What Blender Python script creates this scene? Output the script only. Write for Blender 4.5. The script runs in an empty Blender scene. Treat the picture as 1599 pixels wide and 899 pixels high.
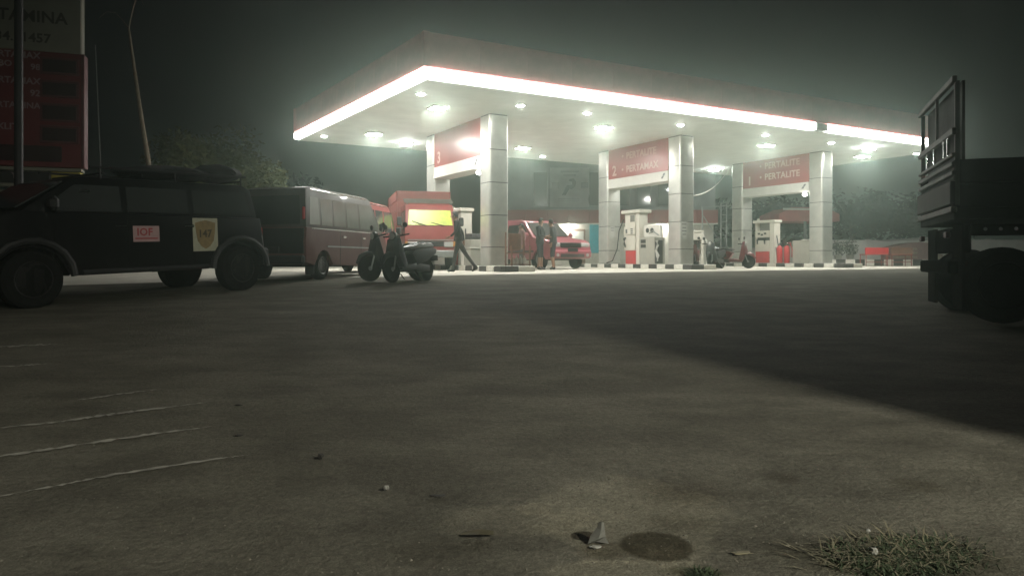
import bpy, bmesh, math, random
from mathutils import Vector, Matrix
random.seed(7)
PI = math.pi
SC = bpy.context.scene
COL = SC.collection

# ------------------------------------------------------------------ camera, world, exposure
cam_d = bpy.data.cameras.new('camera')
cam_d.sensor_width = 36.0
FPX = 1140.0
cam_d.lens = 36.0 * FPX / 1599.0
cam_d.shift_y = -42.5 / 1599.0
cam_d.clip_start = 0.05
cam_d.clip_end = 1500
cam = bpy.data.objects.new('camera', cam_d)
COL.objects.link(cam)
cam.location = (0, 0, 1.0)
cam.rotation_euler = (PI / 2, 0, 0)
SC.camera = cam

world = bpy.data.worlds.new('World')
SC.world = world
world.use_nodes = True
_bg = world.node_tree.nodes['Background']
_bg.inputs[0].default_value = (0.50, 0.50, 0.56, 1)
_bg.inputs[1].default_value = 0.004
SC.view_settings.view_transform = 'Standard'
SC.view_settings.look = 'None'
SC.view_settings.exposure = 0.0
SC.view_settings.gamma = 1.0
SC.render.engine = 'CYCLES'
SC.cycles.use_denoising = True
SC.cycles.max_bounces = 6
SC.cycles.diffuse_bounces = 3
SC.cycles.glossy_bounces = 3
SC.cycles.volume_bounces = 1
SC.cycles.sample_clamp_indirect = 4.0
SC.cycles.caustics_reflective = False
SC.cycles.caustics_refractive = False

LAMP_E = 590.0
STRIP_E = 18.0
STREET_W = 1150.0
HAZE = 0.0078

# ------------------------------------------------------------------ helpers
GT = [(-500, 0), (0, 0.0), (5, .15), (9, .33), (12.7, .5), (15, .585), (18, .65), (22, .68), (26, .70), (30, .73), (38, .77), (600, .77)]
def gz(y):
    for (a, za), (b, zb) in zip(GT, GT[1:]):
        if y <= b:
            return za + (zb - za) * (y - a) / (b - a)
    return GT[-1][1]

def gpoint(px, py):
    """ground point seen at a pixel of the 1599 x 899 photograph"""
    D = 5.0
    for _ in range(60):
        D = 0.5 * D + 0.5 * FPX * (1 - gz(D)) / (py - 407.0)
    return Vector(((px - 799.5) * D / FPX, D, gz(D)))

def nd(nt, t, **kw):
    n = nt.nodes.new(t)
    for k, v in kw.items():
        setattr(n, k, v)
    return n

def mat(name, col, rough=.6, metal=0.0, var=.15, scale=6.0, bump=.0, emit=None, estr=0.0, coat=0.0, col2=None, spec=.5, stretch=None, alpha=None):
    m = bpy.data.materials.new(name)
    m.use_nodes = True
    nt = m.node_tree
    b = nt.nodes['Principled BSDF']
    tc = nd(nt, 'ShaderNodeTexCoord')
    mp = nd(nt, 'ShaderNodeMapping')
    if stretch: mp.inputs['Scale'].default_value = stretch
    nt.links.new(tc.outputs['Object'], mp.inputs[0])
    nz = nd(nt, 'ShaderNodeTexNoise')
    nz.inputs['Scale'].default_value = scale
    nz.inputs['Detail'].default_value = 6
    nz.inputs['Roughness'].default_value = .6
    nt.links.new(mp.outputs[0], nz.inputs['Vector'])
    rp = nd(nt, 'ShaderNodeValToRGB')
    lo = [max(0, c * (1 - var)) for c in col[:3]]
    hi = list(col2[:3]) if col2 else [min(1, c * (1 + var)) for c in col[:3]]
    rp.color_ramp.elements[0].position = .32
    rp.color_ramp.elements[1].position = .7
    rp.color_ramp.elements[0].color = (*lo, 1)
    rp.color_ramp.elements[1].color = (*hi, 1)
    nt.links.new(nz.outputs['Fac'], rp.inputs[0])
    nt.links.new(rp.outputs[0], b.inputs['Base Color'])
    b.inputs['Roughness'].default_value = rough
    b.inputs['Metallic'].default_value = metal
    b.inputs['Specular IOR Level'].default_value = spec
    if coat:
        b.inputs['Coat Weight'].default_value = coat
        b.inputs['Coat Roughness'].default_value = .08
    if bump:
        bp = nd(nt, 'ShaderNodeBump')
        bp.inputs['Strength'].default_value = bump
        bp.inputs['Distance'].default_value = .02
        nt.links.new(nz.outputs['Fac'], bp.inputs['Height'])
        nt.links.new(bp.outputs[0], b.inputs['Normal'])
    if emit:
        b.inputs['Emission Color'].default_value = (*emit, 1)
        b.inputs['Emission Strength'].default_value = estr
    return m

M = {}
M['alu'] = mat('brushed_aluminium_cladding', (.68, .68, .63), .32, .6, .10, 3, .03)
M['sign_dull'] = mat('dull_red_band', (.25, .05, .05), .7, 0, .15, 2)
M['joint'] = mat('dark_joint', (.06, .055, .05), .8)
M['ceiling'] = mat('canopy_soffit', (.86, .87, .82), .65, 0, .06, 1.5)
M['red_fascia'] = mat('faded_red_fascia', (.46, .13, .125), .7, 0, .15, 2)
M['strip'] = mat('lit_strip', (.9, .9, .88), .5, emit=(1, .99, .94), estr=STRIP_E)
M['strip_off'] = mat('unlit_strip', (.42, .42, .38), .5)
M['lamp'] = mat('downlight_glow', (.9, .9, .9), .5, emit=(1, .985, .92), estr=LAMP_E)
M['lamp_round'] = mat('round_downlight_glow', (.9, .9, .9), .5, emit=(1, .985, .93), estr=190)
M['lamp_flood'] = mat('floodlight_glow', (.9, .9, .9), .5, emit=(.96, 1, .97), estr=LAMP_E * .35)
M['lamp_small'] = mat('small_lamp_glow', (.9, .9, .9), .5, emit=(1, .98, .9), estr=20)
M['white_trim'] = mat('white_trim', (.72, .71, .66), .5, 0, .06, 4)
M['white_paint'] = mat('white_paint', (.74, .72, .66), .45, 0, .08, 5)
M['dirty_white'] = mat('dirty_white_wall', (.55, .53, .48), .8, 0, .2, 1.5, .1)
M['grey_wall'] = mat('grey_wall', (.24, .25, .26), .85, 0, .15, 1.2, .1)
M['low_wall'] = mat('low_grey_wall', (.66, .65, .62), .85, 0, .15, .8, .1)
M['sign_red'] = mat('sign_red', (.33, .06, .06), .3, 0, .06, 3)
M['letter_pale'] = mat('pale_letter', (.62, .45, .42), .5)
M['letter_dim'] = mat('sun_faded_letter', (.50, .25, .23), .5)
M['letter_grey'] = mat('grey_letter', (.10, .10, .11), .5)
M['concrete'] = mat('apron_concrete', (.50, .48, .41), .8, 0, .14, 1.3, .25)
M['kerb_white'] = mat('kerb_white_paint', (.74, .72, .64), .7, 0, .12, 9, .2)
M['kerb_black'] = mat('kerb_black_paint', (.045, .042, .04), .7, 0, .3, 9, .2)
M['island_top'] = mat('island_concrete', (.38, .37, .33), .8, 0, .15, 3, .2)
M['black_paint'] = mat('black_car_paint', (.006, .006, .007), .35, 0, .2, 3, coat=.3, spec=.3)
M['black_plastic'] = mat('black_plastic', (.016, .016, .017), .6, 0, .2, 8)
M['rubber'] = mat('tyre_rubber', (.014, .014, .014), .95, 0, .25, 20, .3, spec=.0)
M['rim'] = mat('steel_rim', (.22, .22, .22), .35, .8, .1, 8)
M['rim_dark'] = mat('dark_steel_rim', (.06, .06, .06), .45, .7, .1, 8)
M['chrome'] = mat('chrome', (.7, .7, .7), .15, 1.0, .05, 8)
M['maroon'] = mat('dusty_maroon_paint', (.13, .03, .03), .5, .0, .3, 2.5, col2=(.12, .045, .04), spec=.25)
M['van_upper'] = mat('weathered_van_roof', (.05, .035, .032), .4, .15, .25, 3, coat=.2)
M['red_car'] = mat('red_car_paint', (.30, .075, .095), .35, .05, .1, 3, coat=.4)
M['red_truck'] = mat('red_truck_paint', (.24, .05, .048), .4, 0, .12, 3, coat=.3)
M['red_bed'] = mat('dull_red_bed', (.22, .045, .04), .6, 0, .2, 3)
M['red_mini'] = mat('dull_red_minibus_paint', (.24, .045, .045), .4, 0, .15, 3, coat=.3)
M['glass'] = mat('dark_window_glass', (.045, .05, .05), .08, 0, .1, 3, spec=.9)
M['glass_dark'] = mat('shade_painted_rear_glass', (.012, .013, .013), .25, 0, .1, 3)  # darkened copy of the window glass, paints shade on the van rear
M['glass_pale'] = mat('painted_reflection_glass', (.20, .21, .19), .12, 0, .15, 2, spec=.9)  # paler glass colour paints the reflections in the van windows
M['yellow_film'] = mat('yellow_sunshade_film', (.44, .54, .035), .4, 0, .25, 4, spec=.7)
M['head_lamp'] = mat('headlamp_glass', (.6, .6, .58), .1, .3, .05, 4, spec=1)
M['tail_lamp'] = mat('red_lamp_glass', (.5, .02, .03), .15, 0, .05, 4, spec=1)
M['bed_steel'] = mat('weathered_bed_steel', (.11, .115, .095), .7, .0, .25, 4, .1)
M['bed_board'] = mat('dark_green_bed_board', (.022, .026, .02), .9, 0, .25, 4, .2, spec=.05)
M['gate_board'] = mat('grey_green_tailgate', (.055, .06, .048), .85, .1, .2, 3, .1)
M['chassis'] = mat('dark_chassis', (.008, .008, .008), .95, .0, .2, 6, spec=.0)
M['disp_white'] = mat('dispenser_white', (.66, .63, .55), .4, 0, .06, 4)
M['disp_grey'] = mat('dispenser_grey', (.40, .39, .34), .5, .1, .08, 4)
M['disp_red'] = mat('dispenser_red', (.50, .05, .06), .4, 0, .08, 4)
M['dark_screen'] = mat('dark_screen', (.05, .05, .048), .25, 0, .1, 4)
M['mid_screen'] = mat('grey_screen', (.17, .16, .14), .3, 0, .1, 4)
M['hose'] = mat('black_hose', (.02, .02, .02), .6)
M['brown'] = mat('brown_wood', (.17, .08, .05), .6, 0, .25, 6, .1)
M['rust_red'] = mat('rusty_red_metal', (.32, .07, .05), .55, .1, .25, 6, .1)
M['ext_red'] = mat('extinguisher_red', (.5, .03, .04), .3, 0, .06, 4)
M['cyan'] = mat('cyan_poster', (.02, .33, .42), .5, 0, .15, 6)
M['paper'] = mat('white_paper', (.62, .62, .58), .8, 0, .08, 8)
M['banner'] = mat('pale_banner_cloth', (.50, .50, .50), .7, 0, .08, 3)
M['pipe'] = mat('galvanised_pipe', (.30, .32, .31), .45, .5, .15, 6)
M['skin'] = mat('skin', (.30, .17, .11), .55, 0, .08, 6)
M['skin_pale'] = mat('skin_of_lit_legs', (.34, .20, .14), .55, 0, .08, 6)
M['hair'] = mat('black_hair', (.012, .011, .01), .6)
M['cloth_black'] = mat('black_cloth', (.02, .021, .023), .85, 0, .3, 12, .2)
M['cloth_dark'] = mat('dark_grey_cloth', (.05, .048, .05), .85, 0, .3, 12, .2)
M['cloth_navy'] = mat('navy_cloth', (.03, .032, .042), .85, 0, .3, 12, .2)
M['shoe'] = mat('dark_shoe', (.03, .027, .025), .6)
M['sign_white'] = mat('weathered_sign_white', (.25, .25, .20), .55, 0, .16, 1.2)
M['sign_dim_red'] = mat('weathered_sign_red', (.17, .018, .025), .5, 0, .2, 1.5)
M['sign_frame'] = mat('sign_frame_red', (.12, .03, .035), .5, 0, .2, 3)
M['sign_dark'] = mat('unlit_price_display', (.035, .014, .016), .35, 0, .2, 3)
M['sign_black'] = mat('black_panel', (.02, .02, .02), .5)
M['sign_yellow'] = mat('yellow_panel', (.45, .38, .06), .5, 0, .1, 3)
M['sign_letter'] = mat('dark_brown_letter', (.05, .035, .035), .5)
M['sign_letter_pale'] = mat('pink_grey_letter', (.34, .26, .26), .5)
M['logo_blue'] = mat('blue_logo', (.03, .05, .14), .5)
M['logo_green'] = mat('green_logo', (.12, .26, .03), .5)
M['logo_red'] = mat('red_logo', (.4, .03, .03), .5)
M['sticker_pink'] = mat('faded_pink_sticker', (.50, .34, .34), .6, 0, .1, 10)
M['sticker_red'] = mat('sticker_red_print', (.42, .05, .06), .6)
M['sticker_cream'] = mat('cream_sticker', (.50, .50, .38), .6, 0, .1, 10)
M['sticker_brown'] = mat('ochre_shield_print', (.30, .22, .10), .6, 0, .2, 14)
M['sticker_dark'] = mat('sticker_dark_print', (.07, .05, .03), .6)
M['bark'] = mat('pale_bark', (.17, .14, .095), .8, 0, .3, 6, .4, stretch=(3, 3, .6))
M['bark_dark'] = mat('dark_bark', (.10, .08, .06), .85, 0, .3, 6, .4)
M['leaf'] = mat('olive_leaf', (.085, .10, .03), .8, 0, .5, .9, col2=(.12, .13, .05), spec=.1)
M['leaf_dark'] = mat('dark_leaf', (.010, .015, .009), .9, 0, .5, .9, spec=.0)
M['grass'] = mat('grass_blade', (.032, .050, .020), .8, 0, .4, 3)
M['straw'] = mat('dry_straw', (.17, .155, .10), .8, 0, .3, 5)
M['plastic_scrap'] = mat('crumpled_white_plastic', (.30, .30, .27), .4, 0, .15, 20)
M['dark_scrap'] = mat('dark_scrap', (.035, .033, .03), .7)
M['bottle_oil'] = mat('white_bottle', (.55, .53, .48), .4)
M['tail_dark'] = mat('dusty_red_lamp', (.05, .008, .008), .5)
M['amber'] = mat('amber_lamp_glass', (.5, .24, .05), .2, spec=1)
M['silver_pole'] = mat('dark_pole', (.03, .03, .032), .6, .3)
M['stall_maroon'] = mat('maroon_tarpaulin', (.24, .13, .13), .7, 0, .2, 3, .2)
M['stall_tan'] = mat('tan_brick_wall', (.33, .27, .21), .85, 0, .2, 5, .2)
M['tin'] = mat('pale_tin_sheet', (.42, .41, .39), .5, .2, .15, 3)
M['pot_plant'] = mat('grey_green_plant', (.10, .11, .085), .8, 0, .3, 5)
M['scooter_black'] = mat('black_scooter_plastic', (.012, .013, .014), .5, 0, .2, 6, coat=.1)
M['scooter_red'] = mat('red_scooter_plastic', (.16, .03, .035), .3, 0, .1, 6, coat=.4)
M['seat_vinyl'] = mat('black_seat_vinyl', (.03, .03, .03), .25, 0, .1, 10, spec=1)
M['seat_lit'] = mat('painted_seat_highlight', (.62, .63, .60), .35, 0, .05, 10)  # pale colour paints the highlight on the scooter seat

def new_bm():
    return bmesh.new()

def finish(name, bm, m, parent=None, smooth=True, angle=35, doubles=False):
    bmesh.ops.recalc_face_normals(bm, faces=bm.faces)
    me = bpy.data.meshes.new(name)
    bm.to_mesh(me); bm.free()
    if smooth:
        me.polygons.foreach_set('use_smooth', [True] * len(me.polygons))
        me.set_sharp_from_angle(angle=math.radians(angle))
    if isinstance(m, (list, tuple)):
        for x in m: me.materials.append(x)
    elif m: me.materials.append(m)
    o = bpy.data.objects.new(name, me)
    COL.objects.link(o)
    if parent: o.parent = parent
    return o

def share(name, me, parent=None, loc=(0, 0, 0), rotz=0.0, m=None):
    o = bpy.data.objects.new(name, me)
    COL.objects.link(o)
    if parent: o.parent = parent
    o.location = loc
    o.rotation_euler = (0, 0, rotz)
    return o

def box(bm, c, s, bev=0.0, rz=0.0, seg=1, M4=None):
    r = bmesh.ops.create_cube(bm, size=1.0)
    vs = r['verts']
    mt = Matrix.Translation(Vector(c)) @ Matrix.Rotation(rz, 4, 'Z') @ Matrix.Diagonal((*s, 1))
    if M4 is not None: mt = M4 @ mt
    bmesh.ops.transform(bm, matrix=mt, verts=vs)
    if bev > 0:
        es = {e for v in vs for e in v.link_edges}
        bmesh.ops.bevel(bm, geom=list(es), offset=bev, segments=seg, profile=.5, affect='EDGES')
    return bm

def bx(c, s, bev=0.0, rz=0.0):
    return box(new_bm(), c, s, bev, rz)

def tube(bm, pts, r, n=8, cap=True):
    pts = [Vector(p) for p in pts]
    rs = r if isinstance(r, (list, tuple)) else [r] * len(pts)
    rings = []
    up = Vector((0, 0, 1))
    for i, p in enumerate(pts):
        d = (pts[min(i + 1, len(pts) - 1)] - pts[max(i - 1, 0)]).normalized()
        a = d.cross(up)
        if a.length < .05: a = d.cross(Vector((0, 1, 0)))
        a.normalize(); b = d.cross(a).normalized()
        rings.append([bm.verts.new(p + (a * math.cos(2 * PI * k / n) + b * math.sin(2 * PI * k / n)) * rs[i]) for k in range(n)])
    for A, B in zip(rings, rings[1:]):
        for k in range(n):
            bm.faces.new((A[k], A[(k + 1) % n], B[(k + 1) % n], B[k]))
    if cap:
        bm.faces.new(rings[0]); bm.faces.new(list(reversed(rings[-1])))
    return bm

def tb(pts, r, n=8):
    return tube(new_bm(), pts, r, n)

def lathe(bm, prof, n=24, axis='Y', c=(0, 0, 0)):
    """prof: (radius, along-axis)"""
    rings = []
    c = Vector(c)
    for (r, a) in prof:
        ring = []
        for k in range(n):
            t = 2 * PI * k / n
            u, v = r * math.cos(t), r * math.sin(t)
            p = {'Y': (u, a, v), 'X': (a, u, v), 'Z': (u, v, a)}[axis]
            ring.append(bm.verts.new(c + Vector(p)))
        rings.append(ring)
    for A, B in zip(rings, rings[1:]):
        for k in range(n):
            bm.faces.new((A[k], A[(k + 1) % n], B[(k + 1) % n], B[k]))
    bm.faces.new(rings[0]); bm.faces.new(list(reversed(rings[-1])))
    return bm

def prism_y(bm, pts, y0, y1, top=None, bev=0.0, seg=2):
    """outline in the x-z plane, extruded along y; top=(y0b,y1b,zb,zt) tapers the half width with height"""
    def yy(y, z):
        if not top: return y
        f, za, zb = top
        t = min(1, max(0, (z - za) / (zb - za)))
        return y * (1 - (1 - f) * t)
    A = [bm.verts.new((x, yy(y0, z), z)) for x, z in pts]
    B = [bm.verts.new((x, yy(y1, z), z)) for x, z in pts]
    fa = bm.faces.new(A); fb = bm.faces.new(list(reversed(B)))
    n = len(pts)
    for i in range(n):
        bm.faces.new((A[i], B[i], B[(i + 1) % n], A[(i + 1) % n]))
    if bev:
        bm.edges.ensure_lookup_table()
        es = [e for e in bm.edges if (e.verts[0] in A and e.verts[1] in A) or (e.verts[0] in B and e.verts[1] in B)]
        bmesh.ops.bevel(bm, geom=es, offset=bev, segments=seg, profile=.6, affect='EDGES')
    return bm

def ngon_z(bm, pts, z0, z1):
    A = [bm.verts.new((x, y, z0)) for x, y in pts]
    B = [bm.verts.new((x, y, z1)) for x, y in pts]
    bm.faces.new(list(reversed(A))); bm.faces.new(B)
    n = len(pts)
    for i in range(n):
        bm.faces.new((A[i], A[(i + 1) % n], B[(i + 1) % n], B[i]))
    return bm

def tag(o, label, cat, group=None):
    o['label'] = label; o['category'] = cat
    if group: o['group'] = group
    return o

def empty(name, loc, rz=0.0, label=None, cat=None, group=None):
    o = bpy.data.objects.new(name, None)
    COL.objects.link(o)
    o.location = loc; o.rotation_euler = (0, 0, rz)
    if label: tag(o, label, cat, group)
    return o

def struct(o, kind='structure'):
    o['kind'] = kind
    return o

def kids(o):
    return [c for c in list(COL.objects) if c.parent == o]

def copy_tree(o, loc=None, rz=None, label=None, parent=None):
    c = o.copy(); COL.objects.link(c)
    c.parent = parent
    if loc is not None: c.location = loc
    if rz is not None: c.rotation_euler = (0, 0, rz)
    if label: c['label'] = label
    for ch in kids(o): copy_tree(ch, parent=c)
    return c

def text(body, size, m, parent, o=(0, 0, 0), xd=(1, 0, 0), up=(0, 0, 1), ext=.003, align='LEFT', space=1.0, name='lettering', sx=1.0):
    cu = bpy.data.curves.new(name, 'FONT')
    cu.body = body; cu.size = size; cu.extrude = ext; cu.align_x = align
    cu.space_character = space; cu.offset = size * .022
    cu.resolution_u = 2
    cu.materials.append(m)
    t = bpy.data.objects.new(name, cu)
    COL.objects.link(t)
    me = bpy.data.meshes.new_from_object(t)
    me.name = name
    bpy.data.objects.remove(t)
    t = bpy.data.objects.new(name, me)
    COL.objects.link(t)
    xd = Vector(xd).normalized(); up = Vector(up).normalized(); n = xd.cross(up)
    mt = Matrix(((xd.x * sx, up.x, n.x, o[0]), (xd.y * sx, up.y, n.y, o[1]), (xd.z * sx, up.z, n.z, o[2]), (0, 0, 0, 1)))
    if parent: t.parent = parent
    t.matrix_local = mt
    return t

def frame_poly(bm, pts3, thick):
    """thin solid from a planar polygon in 3d"""
    P = [Vector(p) for p in pts3]
    n = (P[1] - P[0]).cross(P[2] - P[0]).normalized() * thick
    A = [bm.verts.new(p) for p in P]; B = [bm.verts.new(p + n) for p in P]
    bm.faces.new(A); bm.faces.new(list(reversed(B)))
    k = len(P)
    for i in range(k):
        bm.faces.new((A[i], B[i], B[(i + 1) % k], A[(i + 1) % k]))
    return bm

# ------------------------------------------------------------------ ground
U = Vector((-.495, .869, 0)); V = Vector((.869, .495, 0))
U.normalize(); V.normalize()
N3 = Vector((-.55, 22.4, 0))
NEAR = [N3, N3 + V * 7.6, N3 + V * 15.2]
CZ = 1.0 + 4.43
C0 = Vector((-2.09, 17.9, CZ)); CL = Vector((-7.9, 26.95, CZ)); C1 = Vector((17.53, 29.15, CZ)); CR = Vector((12.7, 38.8, CZ))

def ground_material():
    m = bpy.data.materials.new('worn_dusty_asphalt')
    m.use_nodes = True
    nt = m.node_tree; b = nt.nodes['Principled BSDF']
    tc = nd(nt, 'ShaderNodeTexCoord')
    def noise(sc, det, rough=.6, st=(1, 1, 1), rot=0):
        mp = nd(nt, 'ShaderNodeMapping'); mp.inputs['Scale'].default_value = st; mp.inputs['Rotation'].default_value = (0, 0, rot)
        nt.links.new(tc.outputs['Object'], mp.inputs[0])
        n = nd(nt, 'ShaderNodeTexNoise'); n.inputs['Scale'].default_value = sc; n.inputs['Detail'].default_value = det
        n.inputs['Roughness'].default_value = rough
        nt.links.new(mp.outputs[0], n.inputs['Vector'])
        return n.outputs['Fac']
    def ramp(f, a, b_, ca, cb):
        r = nd(nt, 'ShaderNodeValToRGB'); r.color_ramp.elements[0].position = a; r.color_ramp.elements[1].position = b_
        r.color_ramp.elements[0].color = (*ca, 1); r.color_ramp.elements[1].color = (*cb, 1)
        nt.links.new(f, r.inputs[0]); return r.outputs[0]
    def mix(f, a, c, mode='MIX', fv=None):
        x = nd(nt, 'ShaderNodeMix', data_type='RGBA', blend_type=mode)
        if f is not None: nt.links.new(f, x.inputs[0])
        else: x.inputs[0].default_value = fv
        nt.links.new(a, x.inputs[6]); nt.links.new(c, x.inputs[7]); return x.outputs[2]
    base = ramp(noise(.55, 5, .55, (1, 1.6, 1), .5), .34, .68, (.135, .129, .106), (.180, .173, .146))
    patch = ramp(noise(1.7, 6, .6, (1, 1.5, 1), -.3), .40, .64, (.74, .73, .71), (1.10, 1.09, 1.06))
    c = mix(None, base, patch, 'MULTIPLY', 1.0)
    streak = ramp(noise(2.2, 4, .5, (.35, 3.2, 1), -.12), .42, .66, (.88, .88, .88), (1.08, 1.08, 1.08))
    c = mix(None, c, streak, 'MULTIPLY', .5)
    grit = ramp(noise(34, 6, .75), .40, .62, (.62, .62, .61), (1.30, 1.30, 1.28))
    c = mix(None, c, grit, 'MULTIPLY', .5)
    agg = ramp(noise(150, 3, .8), .42, .62, (.62, .62, .62), (1.35, 1.35, 1.33))
    c = mix(None, c, agg, 'MULTIPLY', .55)
    warp = noise(7, 4)
    def mark(px, py, wpx, hpx, hard, colr, amt=.5):
        nonlocal c
        g = gpoint(px, py); gx = gpoint(px + wpx / 2, py); gy = gpoint(px, py - hpx / 2)
        rx = abs(gx.x - g.x); ry = abs(gy.y - g.y)
        mp = nd(nt, 'ShaderNodeMapping'); mp.vector_type = 'TEXTURE'
        mp.inputs['Location'].default_value = (g.x, g.y, g.z); mp.inputs['Scale'].default_value = (rx, ry, 50)
        nt.links.new(tc.outputs['Object'], mp.inputs[0])
        ln = nd(nt, 'ShaderNodeVectorMath', operation='LENGTH'); nt.links.new(mp.outputs[0], ln.inputs[0])
        m1 = nd(nt, 'ShaderNodeMath', operation='MULTIPLY_ADD'); nt.links.new(warp, m1.inputs[0]); m1.inputs[1].default_value = amt; 
        nt.links.new(ln.outputs['Value'], m1.inputs[2])
        r_ = nd(nt, 'ShaderNodeMapRange'); r_.inputs['From Min'].default_value = 1 + amt * .5 + hard; r_.inputs['From Max'].default_value = 1 + amt * .5 - hard
        r_.interpolation_type = 'SMOOTHSTEP'
        nt.links.new(m1.outputs[0], r_.inputs['Value'])
        x = nd(nt, 'ShaderNodeMix', data_type='RGBA', blend_type='MULTIPLY')
        nt.links.new(r_.outputs['Result'], x.inputs[0]); nt.links.new(c, x.inputs[6]); x.inputs[7].default_value = (*colr, 1)
        c = x.outputs[2]
    mark(985, 800, 300, 110, .16, (1.42, 1.41, 1.36), 1.3)      # pale worn patch
    mark(800, 812, 240, 50, .2, (1.22, 1.21, 1.18), 1.3)
    mark(985, 893, 270, 36, .14, (1.38, 1.37, 1.32), 1.2)
    mark(1060, 815, 110, 22, .5, (.82, .81, .79), .8)
    mark(1072, 768, 130, 34, .8, (.66, .64, .62), .9)         # damp smudges
    mark(1220, 746, 50, 18, .7, (.66, .64, .62), .9)
    mark(1430, 757, 70, 20, .7, (.68, .66, .62), .9)
    mark(665, 862, 120, 40, .7, (.80, .79, .77), .9)
    mark(700, 780, 120, 22, .8, (.82, .82, .82), .9)
    mark(950, 858, 90, 26, .4, (.62, .60, .57), .7)
    mark(912, 836, 42, 14, .14, (.28, .26, .24), .4)
    mark(1024, 852, 108, 42, .13, (.36, .34, .30), .6)       # oval oil stain
    mark(1400, 872, 330, 60, .6, (.55, .55, .48), 1.0)        # soil below the grass
    mark(1090, 893, 90, 16, .6, (.6, .6, .52), 1.0)
    nt.links.new(c, b.inputs['Base Color'])
    b.inputs['Roughness'].default_value = .85
    b.inputs['Specular IOR Level'].default_value = .06
    bp = nd(nt, 'ShaderNodeBump'); bp.inputs['Strength'].default_value = .8; bp.inputs['Distance'].default_value = .02
    ad = nd(nt, 'ShaderNodeMath', operation='ADD')
    nt.links.new(noise(38, 6, .7), ad.inputs[0]); nt.links.new(noise(4, 4), ad.inputs[1])
    nt.links.new(ad.outputs[0], bp.inputs['Height']); nt.links.new(bp.outputs[0], b.inputs['Normal'])
    return m

def sheet(name, xs, ys, dz, m, inside=None):
    bm = new_bm()
    g = [[bm.verts.new((x, y, gz(y) + dz)) for x in xs] for y in ys]
    for j in range(len(ys) - 1):
        for i in range(len(xs) - 1):
            bm.faces.new((g[j][i], g[j][i + 1], g[j + 1][i + 1], g[j + 1][i]))
    return finish(name, bm, m)

ys = [-140, -60, -20, -8] + [i * .5 for i in range(-4, 80)] + [42, 50, 70, 100, 140]
ground = sheet('ground', [-140, -60, -30, -15, -8, -4, 0, 4, 8, 15, 30, 60, 140], ys, 0, ground_material())
struct(ground); ground['label'] = 'worn dusty asphalt yard sloping gently up to the station'

# concrete apron: sheared grid, pale edge drawn where the canopy light ends
bm = new_bm()
A0 = Vector((-2.0, 17.3, 0)); ea = (C1 - C0).normalized(); ea.z = 0
rows = []
for j in range(0, 33):
    row = []
    for i in range(0, 61):
        p = A0 + ea * (-9 + i * 1.0) + U * (j * .8)
        row.append(bm.verts.new((p.x, p.y, gz(p.y) + .006)))
    rows.append(row)
for j in range(32):
    for i in range(60):
        bm.faces.new((rows[j][i], rows[j][i + 1], rows[j + 1][i + 1], rows[j + 1][i]))
apron = finish('forecourt_pavement', bm, M['concrete'])
struct(apron); apron['label'] = 'pale concrete forecourt, its edge drawn along the lit ground under the canopy'

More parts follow.
